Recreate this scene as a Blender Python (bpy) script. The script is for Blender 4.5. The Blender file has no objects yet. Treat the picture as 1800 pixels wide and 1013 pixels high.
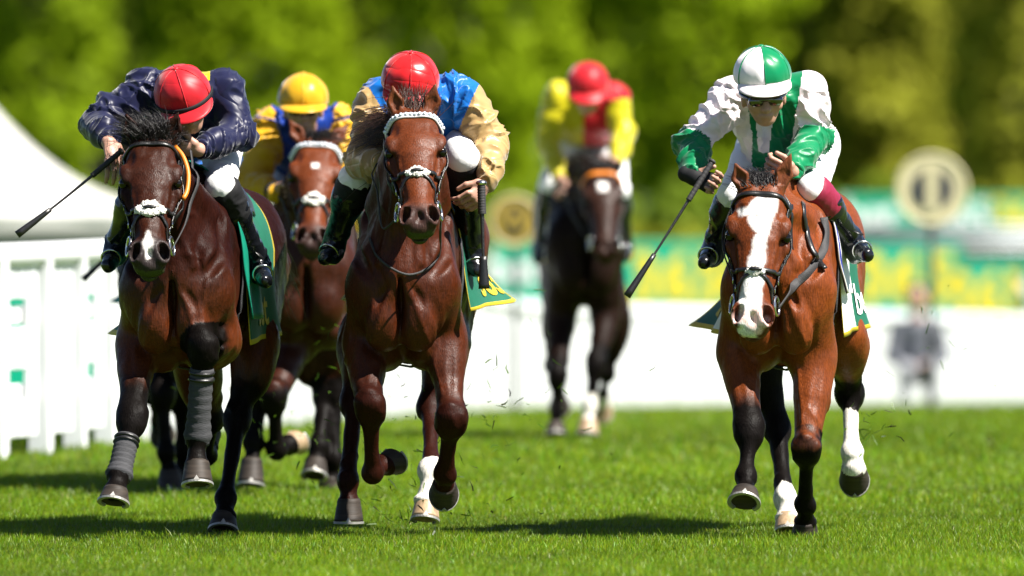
import bpy, math
import numpy as np
from mathutils import Vector, Matrix

# ------------------------------------------------------------------ camera, world, sun, exposure
scene = bpy.context.scene
EYE = 1.551                     # camera height in metres
FPX = 20250.0                   # focal length in photo pixels (1800 wide)
cam_d = bpy.data.cameras.new('camera')
cam = bpy.data.objects.new('camera', cam_d)
scene.collection.objects.link(cam)
cam_d.sensor_width = 36.0
cam_d.lens = 36.0 * FPX / 1800.0
cam_d.clip_start = 1.0
cam_d.clip_end = 3000.0
cam.location = (0, 0, EYE)
cam.rotation_euler = (math.pi / 2 - math.atan((506.5 - 237.0) / FPX), 0, 0)
cam_d.dof.use_dof = True
cam_d.dof.focus_distance = 44.1
cam_d.dof.aperture_fstop = 2.8
scene.camera = cam

SUN_EL, SUN_AZ = math.radians(54), math.radians(120)   # azimuth clockwise from +Y: sun high at image right, a little to the camera's side
world = bpy.data.worlds.new('World')
scene.world = world
world.use_nodes = True
wn = world.node_tree.nodes
sky = wn.new('ShaderNodeTexSky')
sky.sky_type = 'NISHITA'
sky.sun_disc = False
sky.sun_elevation = SUN_EL
sky.sun_rotation = SUN_AZ
sky.air_density = 0.55
sky.dust_density = 0.4
bg = wn['Background']
bg.inputs['Strength'].default_value = 0.05
world.node_tree.links.new(sky.outputs[0], bg.inputs['Color'])
sun_d = bpy.data.lights.new('sun', 'SUN')
sun_d.energy = 5.0
sun_d.angle = math.radians(0.5)
sun_d.color = (1.0, 0.95, 0.87)
sun = bpy.data.objects.new('sun', sun_d)
scene.collection.objects.link(sun)
sdir = Vector((math.sin(SUN_AZ) * math.cos(SUN_EL), math.cos(SUN_AZ) * math.cos(SUN_EL), math.sin(SUN_EL)))
sun.rotation_euler = sdir.to_track_quat('Z', 'Y').to_euler()
sun.location = (30, 40, 40)
scene.view_settings.view_transform = 'Standard'
scene.view_settings.look = 'None'
scene.view_settings.gamma = 1.0
scene.view_settings.use_curve_mapping = False
scene.view_settings.exposure = 1.62
scene.cycles.max_bounces = 6
scene.cycles.transparent_max_bounces = 4

rng = np.random.default_rng(11)
COL = scene.collection
A = lambda *v: np.array(v, float)


def W(px, py, D):
    """photo pixel at depth D -> world point"""
    s = FPX / D
    return A((px - 900.0) / s, D, EYE - (py - 237.0) / s)


def nrm(v):
    v = np.asarray(v, float)
    return v / max(np.linalg.norm(v), 1e-9)


def lerp(a, b, t):
    return np.asarray(a, float) * (1 - t) + np.asarray(b, float) * t


def sstep(a, b, x):
    t = np.clip((x - a) / (b - a), 0, 1)
    return t * t * (3 - 2 * t)


# ------------------------------------------------------------------ numpy noise
def _hash(ix, iy, iz, seed):
    h = (ix * 374761393 + iy * 668265263 + iz * 2147483647 + seed * 1274126177) & 0xffffffff
    h = ((h ^ (h >> 13)) * 1274126177) & 0xffffffff
    return ((h ^ (h >> 16)) & 0xffff) / 32767.5 - 1.0


def vnoise(P, f=1.0, seed=0):
    Q = np.asarray(P, float) * f
    I = np.floor(Q).astype(np.int64)
    F = Q - I
    F = F * F * (3 - 2 * F)
    out = 0
    for dx in (0, 1):
        for dy in (0, 1):
            for dz in (0, 1):
                w = (F[:, 0] if dx else 1 - F[:, 0]) * (F[:, 1] if dy else 1 - F[:, 1]) * (F[:, 2] if dz else 1 - F[:, 2])
                out = out + w * _hash(I[:, 0] + dx, I[:, 1] + dy, I[:, 2] + dz, seed)
    return out


def fnoise(P, f, seed=0, oct=3):
    o, a = 0, 1.0
    for k in range(oct):
        o = o + a * vnoise(P, f * 2 ** k, seed + k)
        a *= 0.5
    return o


# ------------------------------------------------------------------ materials
MATS = {}
TONE = 0.62      # real-world reflectances of everything that is not white


def material(name, rgb, rough=0.6, spec=0.5, var=0.15, vscale=20.0, bump=0.0, bscale=60.0, attr=None,
             metallic=0.0, sheen=0.0, coat=0.0, stretch=(1, 1, 1), trans=0.0, bdist=0.004, rvar=0.0):
    if name in MATS:
        return MATS[name]
    if min(rgb) < .5 and not metallic:
        rgb = tuple(c * TONE for c in rgb)
    m = bpy.data.materials.new(name)
    m.use_nodes = True
    nt = m.node_tree
    N, L = nt.nodes, nt.links
    b = N['Principled BSDF']
    b.inputs['Roughness'].default_value = rough
    b.inputs['Specular IOR Level'].default_value = spec
    b.inputs['Metallic'].default_value = metallic
    if sheen:
        b.inputs['Sheen Weight'].default_value = sheen
        b.inputs['Sheen Roughness'].default_value = 0.4
    if coat:
        b.inputs['Coat Weight'].default_value = coat
        b.inputs['Coat Roughness'].default_value = 0.12
    tc = N.new('ShaderNodeTexCoord')
    mp = N.new('ShaderNodeMapping')
    mp.inputs['Scale'].default_value = stretch
    L.new(tc.outputs['Object'], mp.inputs['Vector'])
    nz = N.new('ShaderNodeTexNoise')
    nz.inputs['Scale'].default_value = vscale
    nz.inputs['Detail'].default_value = 4
    L.new(mp.outputs[0], nz.inputs['Vector'])
    mr = N.new('ShaderNodeMapRange')
    mr.inputs['From Min'].default_value = 0.25
    mr.inputs['From Max'].default_value = 0.75
    mr.inputs['To Min'].default_value = 1 - var
    mr.inputs['To Max'].default_value = 1 + var
    L.new(nz.outputs['Fac'], mr.inputs['Value'])
    mx = N.new('ShaderNodeVectorMath')
    mx.operation = 'SCALE'
    if attr:
        at = N.new('ShaderNodeAttribute')
        at.attribute_name = attr
        L.new(at.outputs['Color'], mx.inputs[0])
    else:
        mx.inputs[0].default_value = rgb
    L.new(mr.outputs[0], mx.inputs['Scale'])
    L.new(mx.outputs[0], b.inputs['Base Color'])
    if rvar:
        m2 = N.new('ShaderNodeMapRange')
        m2.inputs['From Min'].default_value = 0.3
        m2.inputs['From Max'].default_value = 0.7
        m2.inputs['To Min'].default_value = max(0.05, rough - rvar)
        m2.inputs['To Max'].default_value = rough + rvar
        L.new(nz.outputs['Fac'], m2.inputs['Value'])
        L.new(m2.outputs[0], b.inputs['Roughness'])
    if bump:
        n2 = N.new('ShaderNodeTexNoise')
        n2.inputs['Scale'].default_value = bscale
        n2.inputs['Detail'].default_value = 3
        L.new(mp.outputs[0], n2.inputs['Vector'])
        bp = N.new('ShaderNodeBump')
        bp.inputs['Strength'].default_value = bump
        bp.inputs['Distance'].default_value = bdist
        L.new(n2.outputs['Fac'], bp.inputs['Height'])
        L.new(bp.outputs[0], b.inputs['Normal'])
    if trans:
        b.inputs['Subsurface Weight'].default_value = trans
        b.inputs['Subsurface Radius'].default_value = (0.02, 0.008, 0.004)
        b.inputs['Subsurface Scale'].default_value = 0.3
    MATS[name] = m
    return m


def silk(name, rgb, rough=0.34, crease=1.0):
    """satin: thin crisp creases from ridged noise"""
    if name in MATS:
        return MATS[name]
    m = material(name, rgb, rough=rough, spec=0.22, var=0.05, vscale=14, sheen=0.25)
    N, L = m.node_tree.nodes, m.node_tree.links
    b = N['Principled BSDF']
    tc = [n for n in N if n.type == 'TEX_COORD'][0]
    prev = None
    for sc, st, dist, rot, amt in ((3.6, (1, 1, 2.0), .030, (.4, .5, .3), .42 * crease), (6.5, (1.6, 1, 1), .010, (-.5, .2, .9), .08 * crease)):
        mp = N.new('ShaderNodeMapping')
        mp.inputs['Scale'].default_value = st
        mp.inputs['Rotation'].default_value = rot
        L.new(tc.outputs['Object'], mp.inputs['Vector'])
        nz = N.new('ShaderNodeTexNoise')
        nz.inputs['Scale'].default_value = sc
        nz.inputs['Detail'].default_value = 1.5
        nz.inputs['Distortion'].default_value = 1.2
        L.new(mp.outputs[0], nz.inputs['Vector'])
        s = N.new('ShaderNodeMath')
        s.operation = 'SUBTRACT'
        s.inputs[1].default_value = .5
        L.new(nz.outputs['Fac'], s.inputs[0])
        a = N.new('ShaderNodeMath')
        a.operation = 'ABSOLUTE'
        L.new(s.outputs[0], a.inputs[0])
        q = N.new('ShaderNodeMath')
        q.operation = 'POWER'
        q.inputs[1].default_value = .7
        L.new(a.outputs[0], q.inputs[0])
        bp = N.new('ShaderNodeBump')
        bp.inputs['Strength'].default_value = amt
        bp.inputs['Distance'].default_value = dist
        L.new(q.outputs[0], bp.inputs['Height'])
        if prev:
            L.new(prev, bp.inputs['Normal'])
        prev = bp.outputs[0]
    L.new(prev, b.inputs['Normal'])
    return m


# ------------------------------------------------------------------ objects
def empty(name, loc, label, cat, group=None):
    o = bpy.data.objects.new(name, None)
    o.empty_display_size = 0.2
    o.location = loc
    COL.objects.link(o)
    tag(o, label, cat, group)
    return o


def tag(o, label=None, cat=None, group=None, kind=None):
    if label:
        o['label'] = label
    if cat:
        o['category'] = cat
    if group:
        o['group'] = group
    if kind:
        o['kind'] = kind
    return o


def root_loc(p):
    v = np.zeros(3)
    while p is not None:
        v = v + np.array(p.location)
        p = p.parent
    return v


def mesh_data(name, V, F, mats, midx=None, smooth=True, color=None):
    me = bpy.data.meshes.new(name)
    V = np.asarray(V, np.float32)
    if isinstance(F, np.ndarray) and F.ndim == 2:
        k = F.shape[1]
        nf = len(F)
        me.vertices.add(len(V))
        me.vertices.foreach_set('co', V.ravel())
        me.loops.add(nf * k)
        me.loops.foreach_set('vertex_index', F.astype(np.int32).ravel())
        me.polygons.add(nf)
        me.polygons.foreach_set('loop_start', np.arange(nf, dtype=np.int32) * k)
        me.update(calc_edges=True)
    else:
        me.from_pydata(V.tolist(), [], [list(map(int, f)) for f in F])
    for m in (mats if isinstance(mats, (list, tuple)) else [mats]):
        me.materials.append(m)
    if midx is not None:
        me.polygons.foreach_set('material_index', np.asarray(midx, np.int32))
    if smooth:
        me.polygons.foreach_set('use_smooth', np.ones(len(me.polygons), bool))
    if color is not None:
        at = me.attributes.new('coat', 'FLOAT_COLOR', 'POINT')
        c = np.ones((len(V), 4), np.float32)
        c[:, :np.shape(color)[1]] = color
        at.data.foreach_set('color', c.ravel())
    me.update()
    return me


def obj(name, V, F, mats, parent=None, origin=None, **kw):
    """V in world coordinates; origin: where a top-level mesh stands"""
    V = np.asarray(V, float)
    base = root_loc(parent) if parent is not None else (np.asarray(origin, float) if origin is not None else np.zeros(3))
    o = bpy.data.objects.new(name, mesh_data(name, V - base, F, mats, **kw))
    if parent is not None:
        o.parent = parent
    else:
        o.location = base
    COL.objects.link(o)
    return o


def merge(parts):
    Vs, Fs, n = [], [], 0
    for V, F in parts:
        Vs.append(np.asarray(V, float))
        Fs.extend([[i + n for i in f] for f in F])
        n += len(V)
    return np.concatenate(Vs), Fs


def spline(P, n):
    """Catmull-Rom through control points"""
    P = [np.asarray(p, float) for p in P]
    if len(P) == 2:
        return np.array([lerp(P[0], P[1], t) for t in np.linspace(0, 1, n)])
    Q = [2 * P[0] - P[1]] + P + [2 * P[-1] - P[-2]]
    out = []
    m = len(P) - 1
    for u in np.linspace(0, m, n):
        i = min(int(u), m - 1)
        t = u - i
        a, b, c, d = Q[i:i + 4]
        out.append(0.5 * ((2 * b) + (-a + c) * t + (2 * a - 5 * b + 4 * c - d) * t * t + (-a + 3 * b - 3 * c + d) * t ** 3))
    return np.array(out)


def tube(P, R, seg=10, caps=True):
    P = np.asarray(P, float)
    R = np.broadcast_to(np.asarray(R, float), (len(P),))
    T = np.gradient(P, axis=0)
    T /= np.maximum(np.linalg.norm(T, axis=1), 1e-9)[:, None]
    u = nrm(np.cross(T[0], A(0.31, 0.2, 0.93) if abs(T[0][2]) < 0.9 else A(1, 0, 0)))
    V, F = [], []
    an = np.linspace(0, 2 * math.pi, seg, endpoint=False)
    for i in range(len(P)):
        u = nrm(u - T[i] * np.dot(u, T[i]))
        w = np.cross(T[i], u)
        V.append(P[i] + R[i] * (np.cos(an)[:, None] * u + np.sin(an)[:, None] * w))
    V = np.concatenate(V)
    for i in range(len(P) - 1):
        for j in range(seg):
            k = (j + 1) % seg
            F.append((i * seg + j, i * seg + k, (i + 1) * seg + k, (i + 1) * seg + j))
    if caps:
        F.append(tuple(range(seg - 1, -1, -1)))
        F.append(tuple(range((len(P) - 1) * seg, len(P) * seg)))
    return V, F


def ribbon(P, Nn, width, thick):
    """flat strap along P with surface normals Nn"""
    P = np.asarray(P, float)
    T = np.gradient(P, axis=0)
    T /= np.maximum(np.linalg.norm(T, axis=1), 1e-9)[:, None]
    Nn = np.asarray(Nn, float)
    B = np.cross(T, Nn)
    B /= np.maximum(np.linalg.norm(B, axis=1), 1e-9)[:, None]
    w = np.broadcast_to(np.asarray(width, float), (len(P),))[:, None] / 2
    V = []
    prof = [(-1, 0), (-0.85, 1), (0.85, 1), (1, 0), (0.85, -0.6), (-0.85, -0.6)]
    for a, b in prof:
        V.append(P + B * w * a + Nn * thick * b)
    V = np.stack(V, 1).reshape(-1, 3)
    k = len(prof)
    F = []
    for i in range(len(P) - 1):
        for j in range(k):
            j2 = (j + 1) % k
            F.append((i * k + j, i * k + j2, (i + 1) * k + j2, (i + 1) * k + j))
    F.append(tuple(range(k - 1, -1, -1)))
    F.append(tuple(range((len(P) - 1) * k, len(P) * k)))
    return V, F


def torus(c, ax, R, r, n=18, m=8, arc=(0, 2 * math.pi)):
    ax = nrm(ax)
    u = nrm(np.cross(ax, A(0.3, 0.5, 0.81)))
    w = np.cross(ax, u)
    full = abs(arc[1] - arc[0] - 2 * math.pi) < 1e-6
    t = np.linspace(arc[0], arc[1], n + 1)
    P = c + R * (np.cos(t)[:, None] * u + np.sin(t)[:, None] * w)
    return tube(P, r, m, caps=not full)


def ball(c, R, axes=None, nu=14, nv=9):
    axes = np.eye(3) if axes is None else np.asarray(axes, float)
    R = np.broadcast_to(np.asarray(R, float), (3,))
    V, F = [], []
    for j in range(nv + 1):
        ph = math.pi * j / nv
        for i in range(nu):
            th = 2 * math.pi * i / nu
            q = A(math.sin(ph) * math.cos(th), math.sin(ph) * math.sin(th), math.cos(ph)) * R
            V.append(c + q[0] * axes[0] + q[1] * axes[1] + q[2] * axes[2])
    for j in range(nv):
        for i in range(nu):
            k = (i + 1) % nu
            F.append((j * nu + i, (j + 1) * nu + i, (j + 1) * nu + k, j * nu + k))
    return np.array(V), F


def boxm(c, sx, sy, sz, rz=0.0, bev=0.0):
    """box centred at c with chamfered vertical profile"""
    ca, sa = math.cos(rz), math.sin(rz)
    V = []
    hx, hy, hz = sx / 2, sy / 2, sz / 2
    b = min(bev, hx * 0.5, hy * 0.5, hz * 0.5)
    if b <= 0:
        pts = [(x, y, z) for z in (-hz, hz) for x, y in ((-hx, -hy), (hx, -hy), (hx, hy), (-hx, hy))]
        F = [(3, 2, 1, 0), (4, 5, 6, 7)] + [(i, (i + 1) % 4, 4 + (i + 1) % 4, 4 + i) for i in range(4)]
    else:
        pts = []
        for z, q in ((-hz, b), (-hz + b, 0), (hz - b, 0), (hz, b)):
            pts += [(-hx + q, -hy + q, z), (hx - q, -hy + q, z), (hx - q, hy - q, z), (-hx + q, hy - q, z)]
        F = [(3, 2, 1, 0), (12, 13, 14, 15)]
        for r in range(3):
            F += [(r * 4 + i, r * 4 + (i + 1) % 4, r * 4 + 4 + (i + 1) % 4, r * 4 + 4 + i) for i in range(4)]
    for x, y, z in pts:
        V.append((c[0] + x * ca - y * sa, c[1] + x * sa + y * ca, c[2] + z))
    return np.array(V), F


# ------------------------------------------------------------------ signed-distance modelling
class Field:
    """smooth union / subtraction of tapered limbs and ellipsoids, polygonised with surface nets"""

    def __init__(self):
        self.pr = []

    def _add(self, fn, lo, hi, k, sub, own, axis):
        self.pr.append((fn, np.asarray(lo, float), np.asarray(hi, float), k, sub, own, axis))

    def cone(self, P, Q, ra, rb, k=0.03, sub=False, own=0):
        P, Q = np.asarray(P, float), np.asarray(Q, float)
        d = Q - P
        L2 = max(float(d @ d), 1e-9)

        def fn(x, y, z):
            a, b, c = x - P[0], y - P[1], z - P[2]
            t = np.clip((a * d[0] + b * d[1] + c * d[2]) / L2, 0, 1)
            return np.sqrt((a - t * d[0]) ** 2 + (b - t * d[1]) ** 2 + (c - t * d[2]) ** 2) - (ra + (rb - ra) * t)
        r = max(ra, rb)
        self._add(fn, np.minimum(P, Q) - r, np.maximum(P, Q) + r, k, sub, own, nrm(d))

    def ec(self, P, Q, r0, r1, side, k=0.03, sub=False, own=0):
        """elliptic tapered limb: r=(half width along side, half width across)"""
        P, Q = np.asarray(P, float), np.asarray(Q, float)
        d = Q - P
        L = max(np.linalg.norm(d), 1e-6)
        e = d / L
        s = nrm(np.asarray(side, float) - e * np.dot(side, e))
        n = np.cross(e, s)

        def fn(x, y, z):
            a, b, c = x - P[0], y - P[1], z - P[2]
            w = a * e[0] + b * e[1] + c * e[2]
            u = a * s[0] + b * s[1] + c * s[2]
            v = a * n[0] + b * n[1] + c * n[2]
            t = np.clip(w / L, 0, 1)
            w = w - t * L
            A_ = r0[0] + (r1[0] - r0[0]) * t
            B_ = r0[1] + (r1[1] - r0[1]) * t
            C_ = np.minimum(A_, B_)
            k0 = np.sqrt((u / A_) ** 2 + (v / B_) ** 2 + (w / C_) ** 2)
            k1 = np.sqrt((u / A_ ** 2) ** 2 + (v / B_ ** 2) ** 2 + (w / C_ ** 2) ** 2)
            return k0 * (k0 - 1) / np.maximum(k1, 1e-6)
        r = max(*r0, *r1)
        self._add(fn, np.minimum(P, Q) - r, np.maximum(P, Q) + r, k, sub, own, e)

    def el(self, C, R, axes=None, k=0.03, sub=False, own=0):
        C = np.asarray(C, float)
        axes = np.eye(3) if axes is None else np.array([nrm(a) for a in axes])
        R = np.broadcast_to(np.asarray(R, float), (3,))

        def fn(x, y, z):
            a, b, c = x - C[0], y - C[1], z - C[2]
            q = [a * axes[i][0] + b * axes[i][1] + c * axes[i][2] for i in range(3)]
            k0 = np.sqrt(sum((q[i] / R[i]) ** 2 for i in range(3)))
            k1 = np.sqrt(sum((q[i] / R[i] ** 2) ** 2 for i in range(3)))
            return k0 * (k0 - 1) / np.maximum(k1, 1e-6)
        ext = np.sqrt(sum((axes[i] * R[i]) ** 2 for i in range(3)))
        self._add(fn, C - ext, C + ext, k, sub, own, axes[int(np.argmax(R))])

    def poly(self, P, R, k=.02, sub=False, own=0):
        """one limb along a polyline, blended as a whole"""
        P = np.asarray(P, float)
        R = np.asarray(R, float)

        def fn(x, y, z):
            best = None
            for i in range(len(P) - 1):
                d = P[i + 1] - P[i]
                a, b, c = x - P[i][0], y - P[i][1], z - P[i][2]
                t = np.clip((a * d[0] + b * d[1] + c * d[2]) / max(d @ d, 1e-9), 0, 1)
                q = np.sqrt((a - t * d[0]) ** 2 + (b - t * d[1]) ** 2 + (c - t * d[2]) ** 2) - (R[i] + (R[i + 1] - R[i]) * t)
                best = q if best is None else np.minimum(best, q)
            return best
        self._add(fn, P.min(0) - R.max(), P.max(0) + R.max(), k, sub, own, nrm(P[-1] - P[0]))

    def groove(self, pts, r, k=.02, n=10, out=.3):
        P, G = self.project(spline(pts, n), 0.0)
        t = np.linspace(0, 1, n)
        R = r * np.maximum(np.sin(math.pi * t), .15) ** .7
        P[1:-1] = (P[:-2] + 2 * P[1:-1] + P[2:]) / 4
        self.poly(P + G * (r * out + (r - R)[:, None] * .8), R, k, True)

    def ridge(self, pts, r0, r1, k=.012, n=10, emb=.35, own=0):
        P, G = self.project(spline(pts, n), 0.0)
        P[1:-1] = (P[:-2] + 2 * P[1:-1] + P[2:]) / 4
        R = np.linspace(r0, r1, n)
        self.poly(P - G * (R * emb)[:, None], R, k, False, own)

    @staticmethod
    def _mix(D, d, k, sub):
        if sub:
            h = np.maximum(k - np.abs(D + d), 0) / k
            return np.maximum(D, -d) + h * h * k * 0.25
        h = np.maximum(k - np.abs(D - d), 0) / k
        return np.minimum(D, d) - h * h * k * 0.25

    def eval(self, P):
        P = np.asarray(P, float)
        D = np.full(len(P), 1.0)
        if len(P) == 0:
            return D
        a, b = P.min(0), P.max(0)
        for fn, lo, hi, k, sub, own, ax in self.pr:
            g = k + (.01 if sub else .13)
            if np.any(lo - g > b) or np.any(hi + g < a):
                continue
            m = ((P > lo - g) & (P < hi + g)).all(1)
            if not m.any():
                continue
            Q = P[m]
            D[m] = self._mix(D[m], fn(Q[:, 0], Q[:, 1], Q[:, 2]), k, sub)
        return D

    def grad(self, P, e=0.003):
        n = len(P)
        E = np.eye(3) * e
        v = self.eval(np.concatenate([P + d for d in E] + [P - d for d in E]))
        G = np.stack([v[i * n:(i + 1) * n] - v[(i + 3) * n:(i + 4) * n] for i in range(3)], 1)
        return G / np.maximum(np.linalg.norm(G, axis=1), 1e-9)[:, None]

    def project(self, P, off=0.0, it=4):
        P = np.array(P, float)
        for _ in range(it):
            G = self.grad(P)
            d = np.clip(self.eval(P) - off, -0.03, 0.03)
            P = P - G * d[:, None] * 0.9
        return P, self.grad(P)

    def build(self, h):
        lo = np.min([p[1] for p in self.pr if not p[4]], axis=0) - 3 * h - 0.01
        hi = np.max([p[2] for p in self.pr if not p[4]], axis=0) + 3 * h + 0.01
        n = np.ceil((hi - lo) / h).astype(int) + 1
        ax = [(lo[i] + np.arange(n[i]) * h).astype(np.float32) for i in range(3)]
        D = np.full(n, 1.0, np.float32)
        O = np.zeros(n, np.int8)
        for fn, plo, phi, k, sub, own, axis in self.pr:
            m = k + 2.5 * h
            i0 = np.maximum(np.floor((plo - m - lo) / h).astype(int), 0)
            i1 = np.minimum(np.ceil((phi + m - lo) / h).astype(int) + 1, n)
            if np.any(i1 <= i0):
                continue
            sl = tuple(slice(i0[i], i1[i]) for i in range(3))
            d = fn(ax[0][sl[0]][:, None, None], ax[1][sl[1]][None, :, None], ax[2][sl[2]][None, None, :]).astype(np.float32)
            old = D[sl]
            if not sub:
                O[sl] = np.where(d < old, own, O[sl])
            D[sl] = self._mix(old, d, k, sub)
        return self._nets(D, O, lo, h)

    @staticmethod
    def _nets(D, O, lo, h):
        ins = D < 0
        b = ins.astype(np.int8)
        s = b[:-1] + b[1:]
        s = s[:, :-1] + s[:, 1:]
        s = s[:, :, :-1] + s[:, :, 1:]
        act = (s > 0) & (s < 8)
        I = np.argwhere(act)
        N = len(I)
        vid = np.full(act.shape, -1, np.int32)
        vid[act] = np.arange(N)
        cor = [(dx, dy, dz) for dx in (0, 1) for dy in (0, 1) for dz in (0, 1)]
        val = np.stack([D[I[:, 0] + c[0], I[:, 1] + c[1], I[:, 2] + c[2]] for c in cor], 1).astype(float)
        pos = np.zeros((N, 3))
        cnt = np.zeros(N)
        for i in range(8):
            for j in range(i + 1, 8):
                if sum(abs(cor[i][q] - cor[j][q]) for q in range(3)) != 1:
                    continue
                va, vb = val[:, i], val[:, j]
                m = (va < 0) != (vb < 0)
                t = va[m] / (va[m] - vb[m])
                pos[m] += np.array(cor[i]) + t[:, None] * (np.array(cor[j]) - np.array(cor[i]))
                cnt[m] += 1
        V = lo + (I + pos / np.maximum(cnt, 1)[:, None]) * h
        own = O[I[:, 0], I[:, 1], I[:, 2]]
        F = []
        for a in range(3):
            o1, o2 = (a + 1) % 3, (a + 2) % 3
            x0 = np.take(ins, range(ins.shape[a] - 1), axis=a)
            x1 = np.take(ins, range(1, ins.shape[a]), axis=a)
            E = np.argwhere(x0 != x1)
            E = E[(E[:, o1] >= 1) & (E[:, o2] >= 1) & (E[:, o1] < vid.shape[o1]) & (E[:, o2] < vid.shape[o2])]
            up = x0[E[:, 0], E[:, 1], E[:, 2]]

            def cell(d1, d2):
                C = E.copy()
                C[:, o1] += d1
                C[:, o2] += d2
                return vid[C[:, 0], C[:, 1], C[:, 2]]
            q = np.stack([cell(-1, -1), cell(0, -1), cell(0, 0), cell(-1, 0)], 1)
            q[~up] = q[~up][:, ::-1]
            F.append(q)
        F = np.concatenate(F)
        F = F[(F >= 0).all(1)]
        return V, F, own


def vnormals(V, F):
    n = np.cross(V[F[:, 2]] - V[F[:, 0]], V[F[:, 3]] - V[F[:, 1]])
    N = np.zeros_like(V)
    for c in range(4):
        for q in range(3):
            N[:, q] += np.bincount(F[:, c], n[:, q], len(V))
    return N / np.maximum(np.linalg.norm(N, axis=1), 1e-12)[:, None]


def hair(roots, dirs, length, sag, wid, seed=0, seg=5, curl=0.02, side=None):
    """tapered three-sided strands merged to one mesh"""
    r = np.random.default_rng(seed)
    n = len(roots)
    L = np.broadcast_to(length, (n,)) * r.uniform(0.6, 1.1, n)
    d = dirs / np.linalg.norm(dirs, axis=1)[:, None]
    t = np.linspace(0, 1, seg + 1)
    ph = r.uniform(0, 6.28, (n, 3))
    P = roots[:, None] + d[:, None] * (L[:, None] * t)[:, :, None] + np.asarray(sag)[None, None] * ((t ** 2)[None, :] * L[:, None])[:, :, None]
    P = P + curl * np.sin(ph[:, None] + t[None, :, None] * 5) * (t[None, :, None]) * L[:, None, None] * 2
    w = wid * (1 - 0.85 * t)
    off = np.array([[1, 0, 0], [-.5, .6, .6], [-.5, -.6, -.6]], float)
    V = P[:, :, None, :] + off[None, None] * w[None, :, None, None]
    V = V.reshape(-1, 3)
    base = (np.arange(n)[:, None, None] * (seg + 1) + np.arange(seg)[None, :, None]) * 3
    j = np.arange(3)[None, None]
    j2 = (j + 1) % 3
    F = np.stack([base + j, base + j2, base + 3 + j2, base + 3 + j], -1).reshape(-1, 4)
    return V, F


# ------------------------------------------------------------------ shared materials
M_coat = material('horse_coat', (0.2, 0.06, 0.02), rough=0.45, spec=0.20, var=0.20, vscale=9, bump=0.45, bscale=210, attr='coat', bdist=0.004, stretch=(1, 1, 0.3), rvar=0.07)
def tune_coat(m):
    """gloss from the coat's alpha, raised veins and short-hair grain"""
    N, L = m.node_tree.nodes, m.node_tree.links
    b = N['Principled BSDF']
    at = [n for n in N if n.type == 'ATTRIBUTE'][0]
    mul = N.new('ShaderNodeMath')
    mul.operation = 'MULTIPLY'
    mul.inputs[1].default_value = .17
    L.new(at.outputs['Alpha'], mul.inputs[0])
    L.new(mul.outputs[0], b.inputs['Specular IOR Level'])
    tc = [n for n in N if n.type == 'TEX_COORD'][0]
    nz = N.new('ShaderNodeTexNoise')
    nz.inputs['Scale'].default_value = 11
    nz.inputs['Detail'].default_value = 2
    nz.inputs['Distortion'].default_value = 1.0
    L.new(tc.outputs['Object'], nz.inputs['Vector'])
    s = N.new('ShaderNodeMath')
    s.operation = 'SUBTRACT'
    s.inputs[1].default_value = .5
    L.new(nz.outputs['Fac'], s.inputs[0])
    a = N.new('ShaderNodeMath')
    a.operation = 'ABSOLUTE'
    L.new(s.outputs[0], a.inputs[0])
    q = N.new('ShaderNodeMapRange')
    q.inputs['From Min'].default_value = 0
    q.inputs['From Max'].default_value = .06
    q.inputs['To Min'].default_value = 1
    q.inputs['To Max'].default_value = 0
    L.new(a.outputs[0], q.inputs['Value'])
    bp = N.new('ShaderNodeBump')
    bp.inputs['Strength'].default_value = .07
    bp.inputs['Distance'].default_value = .006
    L.new(q.outputs[0], bp.inputs['Height'])
    # short hair lying down and back: fine streaks of tone, and patches of damp
    mp2 = N.new('ShaderNodeMapping')
    mp2.inputs['Scale'].default_value = (1, 1, .14)
    mp2.inputs['Rotation'].default_value = (.5, .15, 0)
    L.new(tc.outputs['Object'], mp2.inputs['Vector'])
    n3 = N.new('ShaderNodeTexNoise')
    n3.inputs['Scale'].default_value = 210
    n3.inputs['Detail'].default_value = 2
    L.new(mp2.outputs[0], n3.inputs['Vector'])
    r3 = N.new('ShaderNodeMapRange')
    r3.inputs['From Min'].default_value = .3
    r3.inputs['From Max'].default_value = .7
    r3.inputs['To Min'].default_value = .68
    r3.inputs['To Max'].default_value = 1.32
    L.new(n3.outputs['Fac'], r3.inputs['Value'])
    src = b.inputs['Base Color'].links[0].from_socket
    vm = N.new('ShaderNodeVectorMath')
    vm.operation = 'SCALE'
    L.new(src, vm.inputs[0])
    L.new(r3.outputs[0], vm.inputs['Scale'])
    L.new(vm.outputs[0], b.inputs['Base Color'])
    n4 = N.new('ShaderNodeTexNoise')
    n4.inputs['Scale'].default_value = 26
    n4.inputs['Detail'].default_value = 5
    n4.inputs['Roughness'].default_value = .7
    L.new(tc.outputs['Object'], n4.inputs['Vector'])
    r4 = N.new('ShaderNodeMapRange')
    r4.inputs['From Min'].default_value = .35
    r4.inputs['From Max'].default_value = .65
    r4.inputs['To Min'].default_value = .34
    r4.inputs['To Max'].default_value = .58
    L.new(n4.outputs['Fac'], r4.inputs['Value'])
    L.new(r4.outputs[0], b.inputs['Roughness'])
    old = [n for n in N if n.type == 'BUMP' and n is not bp and n.name != bp.name][0]
    L.new(bp.outputs[0], old.inputs['Normal'])


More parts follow.
